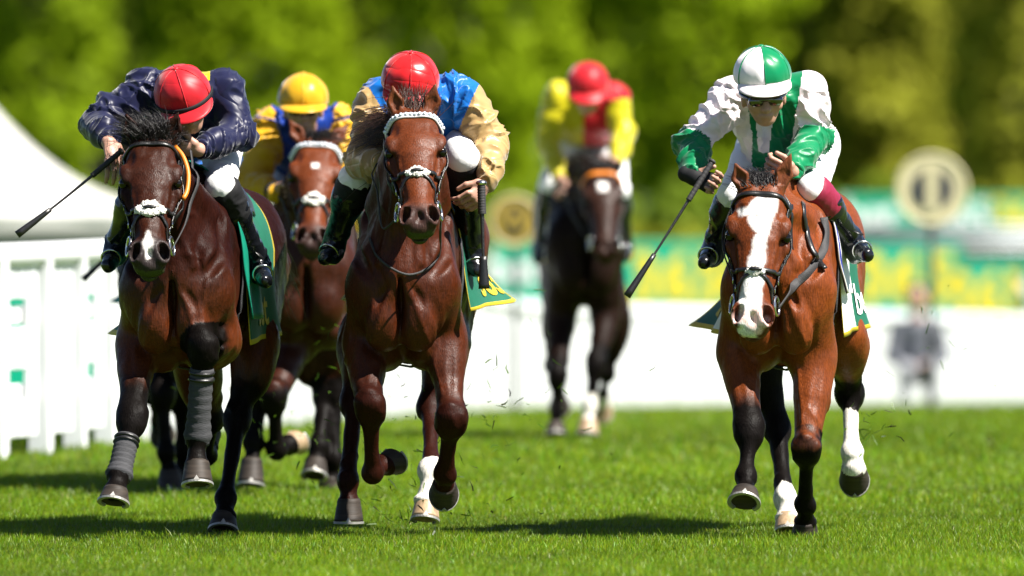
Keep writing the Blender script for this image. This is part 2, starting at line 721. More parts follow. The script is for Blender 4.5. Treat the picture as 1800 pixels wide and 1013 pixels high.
tune_coat(M_coat)
M_coat_dark = material('black_hair_coat', (0.012, 0.009, 0.008), rough=0.38, spec=0.5, var=0.3, vscale=30)
M_hair = material('mane_hair', (0.010, 0.007, 0.006), rough=0.42, spec=0.5, var=0.4, vscale=40)
M_hair_b = material('brown_mane_hair', (0.05, 0.018, 0.009), rough=0.42, spec=0.5, var=0.4, vscale=40)
M_eye = material('horse_eye', (0.006, 0.004, 0.003), rough=0.12, spec=0.35, var=0.1)
M_leather = material('black_leather', (0.012, 0.011, 0.011), rough=0.38, spec=0.5, var=0.3, vscale=60, bump=0.2, bscale=200)
M_rubber = material('rein_rubber', (0.03, 0.028, 0.03), rough=0.7, var=0.2, vscale=80, bump=0.4, bscale=300)
M_steel = material('bit_steel', (0.55, 0.55, 0.54), rough=0.22, metallic=1.0, var=0.1)
M_shoe = material('shoe_metal', (0.30, 0.29, 0.27), rough=0.5, metallic=0.6, var=0.2, vscale=60)
M_hoof_d = material('dark_horn', (0.040, 0.030, 0.023), rough=0.62, spec=.25, var=0.55, vscale=26, bump=0.4, bscale=40, stretch=(0.3, 0.3, 3.0))
M_hoof_l = material('pale_horn', (0.42, 0.29, 0.17), rough=0.5, var=0.3, vscale=30, bump=0.3, bscale=40, stretch=(2.5, 2.5, 0.4))
M_fleece = material('sheepskin', (0.58, 0.56, 0.51), rough=0.95, spec=0.1, var=0.15, vscale=60, bump=1.0, bscale=120, bdist=0.012)
M_band = material('grey_bandage', (0.060, 0.060, 0.066), rough=0.8, spec=0.25, var=0.25, vscale=50, bump=0.6, bscale=130, stretch=(0.5, 0.5, 3))
M_white = material('white_cloth', (0.78, 0.77, 0.76), rough=0.6, var=0.04, bump=0.25, bscale=40)
M_green = material('green_cloth', (0.0, 0.14, 0.075), rough=0.65, var=0.08, bump=0.25, bscale=40)
M_yellow = material('yellow_print', (0.80, 0.58, 0.02), rough=0.6, var=0.05)
M_wprint = material('white_print', (0.8, 0.82, 0.82), rough=0.6, var=0.03)


def text_mesh(txt, bold=0.02):
    cu = bpy.data.curves.new('t', 'FONT')
    cu.body = txt
    cu.size = 1.0
    cu.offset = bold
    cu.resolution_u = 4
    o = bpy.data.objects.new('t', cu)
    COL.objects.link(o)
    dg = bpy.context.evaluated_depsgraph_get()
    me = bpy.data.meshes.new_from_object(o.evaluated_get(dg))
    V = np.array([v.co[:] for v in me.vertices])
    F = [list(p.vertices) for p in me.polygons]
    bpy.data.objects.remove(o)
    bpy.data.curves.remove(cu)
    bpy.data.meshes.remove(me)
    V[:, :2] -= V[:, :2].min(0)
    V[:, :2] /= V[:, 1].max()
    return V, F      # height 1, width as it comes


def hoof_mesh(top, sole, toe, w):
    """truncated hoof with a shoe; top = coronet centre, sole = sole centre, toe = pointing direction"""
    top, sole = np.asarray(top, float), np.asarray(sole, float)
    ax = nrm(sole - top)
    f = nrm(np.asarray(toe, float) - ax * np.dot(toe, ax))
    s = np.cross(ax, f)
    H = np.linalg.norm(sole - top)
    n = 22
    th = np.linspace(0, 2 * math.pi, n, endpoint=False)
    rings = []

    def ring(c, rs, rf, rb, tilt=0.0):
        cs, sn = np.cos(th), np.sin(th)
        fwd = np.where(cs > 0, rf * cs, rb * cs)
        return c + s * (rs * sn)[:, None] + f * fwd[:, None] + ax * (tilt * cs)[:, None]
    rings.append(ring(top - ax * 0.012, w * .36, w * .36, w * .36, 0))
    rings.append(ring(top + ax * 0.002, w * .405, w * .42, w * .40, -.006))
    rings.append(ring(top + ax * H * .10, w * .40, w * .425, w * .40, -.004))
    for q, t in enumerate((.35, .6, .85)):
        g = w * (.40 + .10 * t)
        rings.append(ring(top + ax * H * t + f * w * .10 * t, g, w * (.42 + .18 * t), w * (.41 + .03 * t)))
    c = sole + f * w * .12
    rings.append(ring(c, w * .50, w * .60, w * .45))
    V = np.concatenate(rings)
    F = []
    for r in range(len(rings) - 1):
        for i in range(n):
            k = (i + 1) % n
            F.append((r * n + i, r * n + k, (r + 1) * n + k, (r + 1) * n + i))
    F.append(tuple(range(n - 1, -1, -1)))
    # recessed sole
    m = len(V)
    inner = ring(c - ax * 0.002, w * .40, w * .50, w * .36)
    deep = ring(c - ax * 0.012, w * .34, w * .42, w * .30)
    V = np.concatenate([V, inner, deep])
    b = (len(rings) - 1) * n
    for i in range(n):
        k = (i + 1) % n
        F.append((b + i, b + k, m + k, m + i))
        F.append((m + i, m + k, m + n + k, m + n + i))
    F.append(tuple(range(m + n, m + 2 * n)))
    # shoe: U-shaped rim
    t2 = np.linspace(-2.45, 2.45, 24)
    o = []
    for rr, dz in ((.515, .001), (.515, .010), (.40, .010), (.40, .001)):
        cs, sn = np.cos(t2), np.sin(t2)
        fw = np.where(cs > 0, (rr + .10) * cs, (rr - .04) * cs) * w
        o.append(c + ax * dz + s * (w * rr * sn)[:, None] + f * fw[:, None])
    SV = np.stack(o, 1).reshape(-1, 3)
    SF = []
    for i in range(len(t2) - 1):
        for j in range(4):
            k = (j + 1) % 4
            SF.append((i * 4 + j, i * 4 + k, i * 4 + 4 + k, i * 4 + 4 + j))
    SF += [(3, 2, 1, 0), tuple(range(len(SV) - 4, len(SV)))]
    # toe clip
    tc = c + f * w * .615
    cl = [tc - s * .012 + ax * .004, tc + s * .012 + ax * .004, tc - f * .004 - ax * .016]
    cl += [p - f * .005 for p in cl]
    m = len(SV)
    SV = np.concatenate([SV, np.array(cl)])
    SF += [(m, m + 1, m + 2), (m + 5, m + 4, m + 3), (m, m + 3, m + 4, m + 1), (m + 1, m + 4, m + 5, m + 2), (m + 2, m + 5, m + 3, m)]
    return (V, F), (SV, SF)


class Horse:
    def __init__(self, sp):
        self.sp = sp
        D = sp['D']
        self.D = D
        yaw = math.radians(sp['yaw'])
        self.bk = A(math.sin(yaw), math.cos(yaw), 0)
        self.sd = A(math.cos(yaw), -math.sin(yaw), 0)
        self.up = A(0, 0, 1)
        c = W(sp['chest'], 0, D)
        self.C0 = A(c[0], D, sp.get('dz', 0.0))
        self.root = empty('racehorse', (c[0] + self.bk[0] * .8, D + .8, 0), sp['label'], 'horse', 'galloping racehorses')
        self.F = Field()
        self.legs = {}
        self.head_frame()
        self.trunk()
        self.neck()
        self.headmesh()
        for nm, sg, hind in (('fr', -1, False), ('fl', 1, False), ('hr', -1, True), ('hl', 1, True)):
            self.leg(nm, sg, hind)
        self.finish()
        self.tack()
        self.hairs()

    def px(self, t):
        return W(t[0], t[1], self.D + t[2])

    def hit(self, path, n=26, off=.006):
        """points of the coat seen along the photo's sight lines of a path"""
        uv = spline([A(x, y, 0) for x, y in path], n)
        dd = np.linspace(-.75, 1.2, 160)
        P = np.array([[W(u[0], u[1], self.D + d) for d in dd] for u in uv])
        v = (self.F.eval(P.reshape(-1, 3)) - off).reshape(n, -1)
        k = np.argmax(v < 0, axis=1)
        ok = (v < 0).any(1)
        if ok.any():
            k = np.where(ok, k, int(np.median(k[ok])))
        Q = P[np.arange(n), k]
        Q[1:-1] = (Q[:-2] + 2 * Q[1:-1] + Q[2:]) / 4
        return self.F.project(Q, off)

    def T(self, l, b, z):
        return self.C0 + self.sd * (l * self.sp.get('wide', .83)) + self.bk * b + self.up * z

    # ---- head
    def head_frame(self):
        p, m = self.px(self.sp['poll']), self.px(self.sp['muzzle'])
        self.o = p
        self.L = np.linalg.norm(m - p)
        self.q = self.L / 0.62
        self.hw = self.sp.get('hw', 1.14)
        self.a = nrm(m - p)
        s = A(1, self.sp.get('hyaw', 0.0), self.sp.get('hroll', 0.0))
        self.s = nrm(s - self.a * np.dot(self.a, s))
        self.n = np.cross(self.a, self.s)

    def H(self, t, n, s):
        return self.o + self.a * (t * self.L) + self.n * (n * self.q) + self.s * (s * self.q * self.hw)

    def headmesh(self):
        F, H, a, n, s, q = self.F, self.H, self.a, self.n, self.s, self.q
        X = (a, n, s)

        def el(t, nn, ss, r, k=.02, sub=False, ax=X):
            F.el(H(t, nn, ss), A(*r) * q * A(1, 1, self.hw), ax, k=k, sub=sub, own=1)

        def ec(t0, n0, r0, t1, n1, r1, k=.03, s0=0, s1=0):
            F.ec(H(t0, n0, s0), H(t1, n1, s1), A(*r0) * q * A(self.hw, 1), A(*r1) * q * A(self.hw, 1), s, k=k, own=1)
        ec(.05, -.085, (.070, .062), .30, -.080, (.090, .082), .03)          # skull
        ec(.30, -.080, (.090, .082), .60, -.066, (.060, .060), .03)          # face
        ec(.60, -.066, (.060, .060), .86, -.066, (.052, .055), .03)          # nose
        ec(.16, -.030, (.060, .026), .40, -.022, (.066, .022), .03)          # forehead plate
        ec(.40, -.020, (.052, .022), .84, -.024, (.028, .020), .018)          # nasal bone
        for g in (-1, 1):
            F.cone(H(.04, -.05, g * .030), H(.25, -.035, g * .072), .028 * q, .026 * q, k=.03, own=1)   # temple muscle
            el(.31, -.160, g * .038, (.150, .115, .050), .04)                # cheek
            ec(.42, -.16, (.030, .058), .80, -.105, (.022, .036), .03, g * .032, g * .020)       # jaw bar
            el(.295, -.030, g * .088, (.050, .024, .022), .022)              # brow ridge
            el(.385, -.070, g * .090, (.040, .022, .018), .02)               # below the eye
            el(.345, -.046, g * .108, (.027, .022, .020), .012, True)        # eye socket
            F.cone(H(.42, -.075, g * .084), H(.64, -.078, g * .058), .015 * q, .009 * q, k=.013, own=1)  # facial crest
            F.cone(H(.44, -.03, g * .062), H(.70, -.04, g * .052), .011 * q, .008 * q, k=.012, own=1)    # vein / muscle
            el(.60, -.05, g * .080, (.085, .024, .022), .024, True)            # hollow of the cheek
            el(.20, -.012, g * .078, (.030, .014, .014), .030, True)       # hollow above the eye
            el(.44, -.040, g * .082, (.040, .016, .012), .016, True)        # below the eye
        el(.885, -.070, 0, (.075, .060, .056), .03)                          # muzzle
        for g in (-1, 1):
            el(.895, -.034, g * .045, (.056, .033, .029), .018)              # nostril wing
            el(.905, -.018, g * .050, (.040, .026, .018), .008, True, (nrm(a * .9 + s * g * .35), n, nrm(s - a * g * .35)))
            el(.90, -.038, g * .046, (.028, .034, .015), .006, True)
            el(.955, -.080, g * .026, (.030, .034, .026), .02)               # lips
        el(.94, -.020, 0, (.030, .016, .010), .02, True)                     # groove between nostrils
        el(.965, -.075, 0, (.028, .038, .036), .02)
        el(.935, -.128, 0, (.042, .026, .034), .018)                         # chin
        el(.975, -.112, 0, (.020, .006, .05), .008, True)                    # mouth line
        # ears
        for g, key in ((-1, 'ear_r'), (1, 'ear_l')):
            B = H(.015, -.055, g * .056)
            Tp = self.px(self.sp[key])
            ax = nrm(Tp - B)
            Le = np.linalg.norm(Tp - B)
            face = nrm(self.n + self.s * g * .25 + A(0, -.5, 0))
            face = nrm(face - ax * np.dot(face, ax))
            sde = np.cross(ax, face)
            Mi = B + ax * Le * .45
            F.ec(B - ax * .01, Mi, (.024 * q, .022 * q), (.035 * q, .022 * q), sde, k=.02, own=2)
            F.ec(Mi, Tp - ax * .008, (.035 * q, .022 * q), (.006, .006), sde, k=.012, own=2)
            F.ec(B + ax * Le * .22 + face * .020, Mi + face * .020, (.012, .012), (.024 * q, .018), sde, k=.006, sub=True, own=2)
            F.ec(Mi + face * .020, Tp - ax * .02 + face * .012, (.024 * q, .018), (.003, .006), sde, k=.006, sub=True, own=2)

    def neck(self):
        F, H = self.F, self.H
        n0 = H(.10, -.125, 0)
        n2 = self.T(0, .22, 1.10)
        n1 = lerp(n0, n2, .45) + A(0, 0, .03)
        F.ec(n0, n1, (.066, .120), (.092, .165), self.sd, k=.05)
        F.ec(n1, n2, (.092, .165), (.165, .260), self.sd, k=.06)
        c0, c1 = H(.02, -.09, 0), self.T(0, .45, 1.34)
        F.cone(c0, lerp(c0, c1, .5) + A(0, 0, .045), .045, .05, k=.05)       # crest
        F.cone(lerp(c0, c1, .5) + A(0, 0, .045), c1, .05, .06, k=.05)
        for g in (-1, 1):                                                    # neck muscles
            F.cone(H(.16, -.17, g * .05), self.T(g * .10, .08, 1.00), .032, .06, k=.045)
            F.cone(H(.10, -.10, g * .06), self.T(g * .13, .22, 1.22), .035, .07, k=.05)

    def trunk(self):
        F, T = self.F, self.T
        st = [(.02, 1.00, .13, .17), (.15, 1.02, .185, .29), (.40, 1.04, .205, .36), (.72, 1.06, .225, .345), (1.02, 1.08, .225, .295),
              (1.28, 1.11, .220, .255), (1.50, 1.08, .210, .235), (1.66, 1.03, .16, .18)]
        w = self.sp.get('wide', .83) / .88 * .95
        for (b0, z0, a0, h0), (b1, z1, a1, h1) in zip(st[:-1], st[1:]):
            F.ec(T(0, b0, z0), T(0, b1, z1), (a0 * w, h0), (a1 * w, h1), self.sd, k=.06)
        F.cone(T(0, .35, 1.33), T(0, .75, 1.33), .075, .06, k=.08)           # withers
        for g in (-1, 1):
            F.el(T(g * .085, .00, .86), (.095, .085, .135), (self.sd, self.bk, self.up), k=.03)     # pectorals
            F.el(T(g * .12, .04, 1.02), (.10, .10, .15), (self.sd, self.bk, self.up), k=.05)
            F.el(T(g * .14, 1.32, 1.16), (.10, .22, .17), (self.sd, self.bk, self.up), k=.06)       # croup
            F.el(T(g * .10, .22, .74), (.085, .16, .09), (self.sd, self.bk, self.up), k=.04)        # under chest
        F.el(T(0, -.065, .90), (.012, .05, .12), (self.sd, self.bk, self.up), k=.03, sub=True)      # breast furrow

    def leg(self, nm, g, hind):
        F, T, px = self.F, self.T, self.px
        j = self.sp[nm]
        fw = -self.bk
        wd = self.sp.get('wide', .83) / .88
        wrapd = len(j) > 6 and j[6].get('wrap')
        sc = self.sp.get('leg', 1.0) * (1.03 if hind else 1.0)
        if not hind:
            E, K, Fe, Hc, So = [px(t) for t in j[:5]]
            Hc = lerp(Hc, So, .22)
            Sp, Wt = T(g * .150, .06, .97), T(g * .085, .42, 1.26)
            F.ec(Wt, Sp, (.055, .13), (.085, .11), self.sd, k=.06)
            F.cone(Sp, E, .092 * wd, .080 * wd, k=.05)
            F.el(lerp(Sp, E, .75) + self.bk * .05, (.070 * wd, .10, .13), (self.sd, self.bk, self.up), k=.06)   # triceps
            d = nrm(K - E)
            fr = nrm(fw - d * np.dot(fw, d))
            F.cone(E, K, .074 * sc, .050 * sc, k=.045)
            F.ec(lerp(E, K, .10) + fr * .018, lerp(E, K, .42) + fr * .012, (.070 * sc, .066 * sc), (.056 * sc, .056 * sc), self.sd, k=.04)
            F.cone(lerp(E, K, .12) + self.sd * g * .03, lerp(E, K, .6) + self.sd * g * .018, .042 * sc, .028 * sc, k=.03)
            F.cone(lerp(E, K, .05) - self.sd * g * .035 , lerp(E, K, .5) - self.sd * g * .012, .044 * sc, .03 * sc, k=.025)
            d2 = nrm(Fe - K)
            fr2 = nrm(fw - d2 * np.dot(fw, d2)) if abs(np.dot(fw, d2)) < .95 else fr
            F.el(K - fr * .002, (.052 * sc, .040 * sc, .085 * sc), (self.sd, np.cross(self.sd, d2), d2), k=.04)     # knee
            F.el(K + d2 * .036 + fr2 * .006, (.047 * sc, .036 * sc, .026 * sc), (self.sd, np.cross(self.sd, d2), d2), k=.02)
            F.el(K - d2 * .030 + fr2 * .010, (.050 * sc, .034 * sc, .024 * sc), (self.sd, np.cross(self.sd, d2), d2), k=.018)
            for e in (-1, 1):
                F.el(K + self.sd * e * .040 * sc - d2 * .022, (.015, .024, .022), (self.sd, np.cross(self.sd, d2), d2), k=.02)
            F.el(K - fr2 * .045 * sc, (.022, .022, .04), (self.sd, np.cross(self.sd, d2), d2), k=.025)
        else:
            St, K, Fe, Hc, So = [px(t) for t in j[:5]]
            Hc = lerp(Hc, So, .22)
            hip = T(g * .14, 1.38, 1.12)
            F.ec(hip, St, (.105, .20), (.078, .125), self.sd, k=.07)
            F.cone(T(g * .12, 1.58, 1.05), lerp(St, K, .30), .110, .058, k=.07)
            d = nrm(K - St)
            F.cone(St, K, .080 * sc, .042 * sc, k=.05)
            F.el(lerp(St, K, .22) + self.sd * g * .015, (.066 * sc, .08 * sc, .15), (self.sd, np.cross(self.sd, d), d), k=.05)
            d2 = nrm(Fe - K)
            bkk = nrm(self.bk - d2 * np.dot(self.bk, d2))
            F.el(K, (.046 * sc, .056 * sc, .070 * sc), (self.sd, np.cross(self.sd, d2), d2), k=.03)
            pt = K + bkk * .055 - d2 * .075
            F.cone(pt, K + bkk * .02, .022, .032, k=.025)
            F.cone(pt, lerp(St, K, .45) + bkk * .03, .018, .030, k=.03)
            for e in (-1, 1):
                F.el(K + self.sd * e * .036 * sc + d2 * .02, (.016, .028, .035), (self.sd, np.cross(self.sd, d2), d2), k=.02)
        bkk = nrm(self.bk - d2 * np.dot(self.bk, d2))
        m_ = .033 if wrapd else .0318
        F.poly([K, lerp(K, Fe, .28), lerp(K, Fe, .65), Fe], A(.042, m_, m_ - .002, .036) * sc, k=.03)
        if not wrapd:
            F.cone(lerp(K, Fe, .08) + bkk * .026, Fe + bkk * .018, .018, .019, k=.014)          # tendons
        F.el(Fe, (.041 * sc, .039 * sc, .045 * sc), (self.sd, np.cross(self.sd, d2), d2), k=.022)
        d3 = nrm(Hc - Fe)
        F.el(Fe + bkk * .026, (.028, .022, .030), (self.sd, bkk, np.cross(self.sd, bkk)), k=.02)
        F.poly([Fe, lerp(Fe, Hc, .45), Hc], A(.035, .031, .041) * sc, k=.022)
        F.el(Hc, (.046 * sc, .046 * sc, .018), (self.sd, np.cross(self.sd, nrm(So - Hc)), nrm(So - Hc)), k=.015)
        self.legs[nm] = (E if not hind else St, K, Fe, Hc, So, A(*j[5]), j[6] if len(j) > 6 else {})

    # ---- mesh + colour
    def finish(self):
        sp = self.sp
        T, FF = self.T, self.F
        if sp.get('fine', True):
            for g in (-1, 1):
                FF.groove([T(g * .05, .34, 1.38), T(g * .12, .18, 1.22), T(g * .135, .04, 1.06), T(g * .105, -.05, .97)], .026, .026, 12)
                FF.groove([T(g * .12, -.06, .95), T(g * .155, -.03, .86), T(g * .16, .03, .76), T(g * .13, .10, .69)], .024, .020, 11)
                FF.groove([T(g * .22, .34, 1.20), T(g * .23, .22, 1.00), T(g * .22, .16, .86)], .021, .022, 10)
                FF.groove([T(g * .04, -.08, 1.00), T(g * .09, -.09, .94), T(g * .12, -.07, .88)], .015, .014, 9)
                FF.groove([T(g * .06, .02, 1.18), T(g * .10, -.02, 1.08), T(g * .06, -.07, .99)], .016, .02, 9)
                FF.groove([T(g * .24, .52, 1.02), T(g * .21, .40, .84), T(g * .20, .34, .74)], .016, .03, 8)
                FF.ridge([self.H(.30, -.21, g * .05), lerp(self.H(.30, -.21, g * .05), T(g * .07, .0, 1.06), .5), T(g * .07, -.03, 1.06)], .012, .016, .02, 9)
                FF.ridge([T(g * .06, -.09, .95), T(g * .10, -.08, .84), T(g * .13, -.04, .76)], .007, .006, .012, 8)
                E, K = self.legs['fr' if g < 0 else 'fl'][:2]
                FF.ridge([lerp(E, K, .05) + A(-g * .05, -.06, 0), lerp(E, K, .35) + A(-g * .035, -.05, 0), lerp(E, K, .7) + A(-g * .02, -.04, 0)], .008, .006, .010, 8)
                FF.groove([lerp(E, K, .10) + A(g * .02, -.09, 0), lerp(E, K, .4) + A(g * .012, -.07, 0), lerp(E, K, .75) + A(g * .006, -.05, 0)], .008, .014, 8)
        V, F, own = FF.build(sp.get('h', .0078))
        N = len(V)
        VN = vnormals(V, F)
        hd_ = (own >= 1)
        rg = (1 - np.minimum(np.abs(vnoise(V * A(1.25, 1, .42) + .02 * fnoise(V, 9, 29, 2)[:, None], 12, 27)) * 2.4, 1)) ** 1.6
        gate = sstep(-.25, .45, fnoise(V, 5, 33, 2))
        dsp = .0050 * fnoise(V, 7, 21, 2) + .0022 * (np.abs(fnoise(V * A(1, 1, .6), 17, 23, 2)) - .4) + .0062 * (rg * gate - .2)
        V = V + VN * np.where(hd_, .0014 * fnoise(V, 26, 25, 2) + .0026 * ((1 - np.minimum(np.abs(vnoise(V * A(1.2, 1, .5), 24, 61)) * 2.4, 1)) ** 1.8 * gate - .15), dsp)[:, None]
        base, red, dark = A(*sp['coat']) * TONE, A(*sp['coat2']) * TONE, A(*sp.get('points', (.006, .0045, .004))) * TONE
        n1 = fnoise(V, 2.3, 3)[:, None]
        n2 = fnoise(V, 14, 5)[:, None]
        C = base * (1 + .16 * n1 + .10 * n2)
        # lower barrel, flank and upper legs go redder
        low = sstep(1.15, .75, V[:, 2] - self.C0[2])[:, None]
        C = C * (1 - low * .75) + red * low * .75 * (1 + .12 * n2)
        if sp.get('topdark'):
            back = (sstep(1.0, 1.3, V[:, 2])[:, None])
            C = lerp(C, C * .55, 0) * (1 - back * sp['topdark']) + C * .5 * back * sp['topdark']
        ns = fnoise(V, 28, 9)

        def seg(P, Q):
            d = Q - P
            t = np.clip(((V - P) @ d) / max(d @ d, 1e-9), 0, 1)
            return np.linalg.norm(V - P - t[:, None] * d, axis=1), t
        for nm, (E, K, Fe, Hc, So, toe, o) in self.legs.items():
            dd, t = seg(E, K)
            near = dd < (.10 if nm[0] == 'f' else .13)
            up = o.get('up', .72 if nm[0] == 'f' else .8)
            m = near * sstep(up - .18, up + .12, t + .05 * ns)
            dl, tl = seg(K, Fe)
            dp, tp = seg(Fe, Hc)
            al = (V - K) @ nrm(Fe - K)
            low = (np.minimum(dl, dp) < .095) * sstep(-.10, -.015, al + .035 * ns + .02 * n2[:, 0])
            m = np.maximum(m, low * (dd > -1))
            if o.get('nodark'):
                m = m * sp.get('legdark', .5)
            C = C * (1 - m[:, None]) + dark * m[:, None]
            if 'sock' in o:
                # white from the coronet up to a height along the cannon (1 = hock/knee)
                lev = o['sock']
                zz = np.where(dl < dp, 1 - tl, -tp * .4)
                w = ((np.minimum(dl, dp) < .085) & (zz < lev + .08 * ns)).astype(float)
                C = C * (1 - w[:, None]) + A(.54, .515, .46) * w[:, None] * (1 + .08 * n2)
        # head markings
        R = V - self.o
        t = (R @ self.a) / self.L
        hn = (R @ self.n) / self.q
        hs = (R @ self.s) / self.q / self.hw
        inhead = (t > -.05) & (t < 1.15) & (np.abs(hs) < .16) & (hn > -.30) & (hn < .08)
        if sp.get('headcol') is not None:
            m = inhead & (own == 1)
            hc = A(*sp['headcol']) * TONE
            C[m] = hc * (1 + .14 * n1[m] + .10 * n2[m])
        mz = inhead * sstep(.76, .90, t + .04 * ns) * sp.get('muzdark', .85)
        C = C * (1 - mz[:, None]) + A(.020, .016, .016) * mz[:, None]
        eye = np.exp(-(((t - .345) / .05) ** 2 + ((np.abs(hs) - .10) / .03) ** 2 + ((hn + .045) / .035) ** 2)) * inhead
        C = C * (1 - .8 * eye[:, None]) + A(.012, .009, .009) * .8 * eye[:, None]
        if 'blaze' in sp:
            w = np.zeros(N)
            for (t0, t1, s0a, s1a, s0b, s1b, amt) in sp['blaze']:
                u = np.clip((t - t0) / (t1 - t0), 0, 1)
                lo, hi = s0a + (s0b - s0a) * u, s1a + (s1b - s1a) * u
                e = .006
                k = sstep(-e, e, hs - lo + .006 * ns) * sstep(-e, e, hi - hs + .006 * ns) * sstep(-.012, .012, t - t0 + .012 * ns) * sstep(-.012, .012, t1 - t + .012 * ns)
                w = np.maximum(w, k * amt)
            w = w * inhead * (hn > -.075) * (own == 1)
            C = C * (1 - w[:, None]) + A(.60, .575, .55) * w[:, None]
        if sp.get('pinknose'):
            w = inhead * sstep(.86, .93, t + .03 * ns) * sstep(.1, .5, fnoise(V, 16, 41) + .25) * sp['pinknose']
            C = C * (1 - w[:, None]) + A(.62, .42, .38) * w[:, None]
        if sp.get('lipbounce'):  # green light bounced off the grass, painted into the lips' underside and chin
            w = inhead * sstep(.975, 1.0, t) * (hn < -.055) * sp['lipbounce']
            C = C * (1 - w[:, None]) + A(.035, .045, .010) * w[:, None]
        ear = (own == 2)
        C[ear] = (A(*sp.get('earcol', sp['coat'])) * TONE * (1 + .15 * n2[ear]))
        lum = C.mean(1)
        gl = np.where(own >= 1, .9, 1.0) * (.25 + .75 * sstep(.005, .014, lum)) * (1 - .6 * sstep(.3, .6, lum))
        self.mesh = obj('body', V, F, M_coat, self.root, color=np.concatenate([np.clip(C, .002, .9), gl[:, None]], 1))
        self.topz = V[:, 2].max()
        # eyes
        for g in (-1, 1):
            c = self.H(.345, -.050, g * .090)
            e = obj('eye', *ball(c, .023 * self.q), M_eye, self.root)
        for nm, (E, K, Fe, Hc, So, toe, o) in self.legs.items():
            (hv, hf), (sv, sf) = hoof_mesh(Hc, So, toe, o.get('w', .122) * .95)
            ho = obj('hoof', hv, hf, M_hoof_l if o.get('pale') else M_hoof_d, self.root)
            obj('horseshoe', sv, sf, M_shoe, ho, smooth=False)
            if o.get('wrap'):
                n = 26
                t = np.linspace(-.02, 1.12, n)
                d2 = nrm(Fe - K)
                bkk = nrm(self.bk - d2 * np.dot(self.bk, d2))
                bulge = np.exp(-((t - 1.0) / .16) ** 2)
                P = np.array([lerp(K + d2 * .085, Fe, x) + bkk * .004 for x in t])
                R_ = .0455 + .009 * bulge + .0022 * np.sin(np.arange(n) * 2.1) - .006 * (t > 1.06)
                bo = obj('bandage', *tube(P, R_, 20), M_band, self.root)
                for i in (1, 3):
                    obj('tape', *tube(P[i:i + 2] + 0, [R_[i] + .004, R_[i + 1] + .004], 20), M_leather, bo)

    # ---- tack
    def wrapline(self, pts, n=26, off=.003):
        P, Nn = self.F.project(spline(pts, n), off)
        return P, Nn

    def strap(self, name, pts, width, mat, parent, n=26, thick=.003, off=.002):
        P, Nn = self.wrapline(pts, n, off)
        return obj(name, *ribbon(P, Nn, width, thick), mat, parent)

    def tack(self):
        sp, H, F = self.sp, self.H, self.F
        fine = sp.get('fine', True)
        bm = sp.get('browmat', M_leather)
        # headpiece + cheekpieces = the bridle itself
        parts = []
        for g in (-1, 1):
            P, Nn = self.wrapline([H(-.015, -.09, g * .02), H(.07, -.11, g * .085), H(.16, -.105, g * .10), H(.36, -.10, g * .105), H(.55, -.10, g * .08), H(.76, -.092, g * .065)], 30)
            parts.append(ribbon(P, Nn, .021, .0035))
            if fine:
                P, Nn = self.wrapline([H(.07, -.135, g * .085), H(.25, -.20, g * .09), H(.36, -.25, g * .06), H(.38, -.28, 0)], 18)
                parts.append(ribbon(P, Nn, .016, .003))
                P, Nn = self.wrapline([H(.10, -.095, g * .09), H(.20, -.075, g * .108), H(.40, -.082, g * .108), H(.63, -.082, g * .068)], 24, .005)
                parts.append(ribbon(P, Nn, .014, .003))
        br = obj('bridle', *merge(parts), M_leather, self.root)
        # browband
        bl = [H(.115, -.105, -.095), H(.085, -.055, -.085), H(.085, -.02, -.055), H(.075, -.005, 0), H(.085, -.02, .055), H(.085, -.055, .085), H(.115, -.105, .095)]
        P, Nn = self.wrapline(bl, 44, .004)
        obj('browband', *ribbon(P, Nn, .020 if bm is M_leather else .026, .005), bm, br)
        if sp.get('beads'):
            bp = []
            for i in range(2, 42, 2):
                bp.append(ball(P[i] + Nn[i] * .007, .0085, nu=8, nv=5))
            obj('beading', *merge(bp), sp['beads'], br)
        # noseband (figure-eight): upper and lower loops crossing on the nose
        tx = sp.get('cross', .60)
        cross = H(tx, .004, 0)
        parts = []
        for g in (-1, 1):
            P, Nn = self.wrapline([cross, H(tx - .02, -.03, g * .06), H(tx - .06, -.085, g * .085), H(tx - .12, -.15, g * .08), H(tx - .12, -.2, g * .03)], 24, .006)
            parts.append(ribbon(P, Nn, .017, .0035))
            P, Nn = self.wrapline([cross, H(tx + .07, -.022, g * .052), H(tx + .17, -.07, g * .066), H(tx + .24, -.115, g * .04), H(tx + .25, -.135, 0)], 24, .004)
            parts.append(ribbon(P, Nn, .014, .003))
        if sp.get('noseband', True):
            obj('noseband', *merge(parts), M_leather, br)
        if sp.get('fleece'):
            r = np.random.default_rng(5)
            fh, fw_ = sp.get('fleece_size', (.045, .058))
            parts = []
            for u, v, k in ((-.60, .1, .66), (.60, .1, .66), (0, -.30, .8), (0, .2, .8)):
                c = F.project(H(tx + fh * v / self.L, .004, fw_ * u / self.hw)[None], .002)[0][0]
                bv, bf = ball(c, (fh * k * 1.0, .012, fw_ * k * .72), (self.a, self.n, self.s), 22, 14)
                dn = bv - c
                bv = bv + dn * (.30 * vnoise(bv, 210, 3) + .16 * vnoise(bv, 90, 5))[:, None]
                parts.append((bv, bf))
            fl = obj('sheepskin_pad', *merge(parts), M_fleece, br)
            obj('pad_buckle', *ball(H(tx, .018, 0), (.009, .008, .026), (self.a, self.n, self.s)), M_leather, fl)
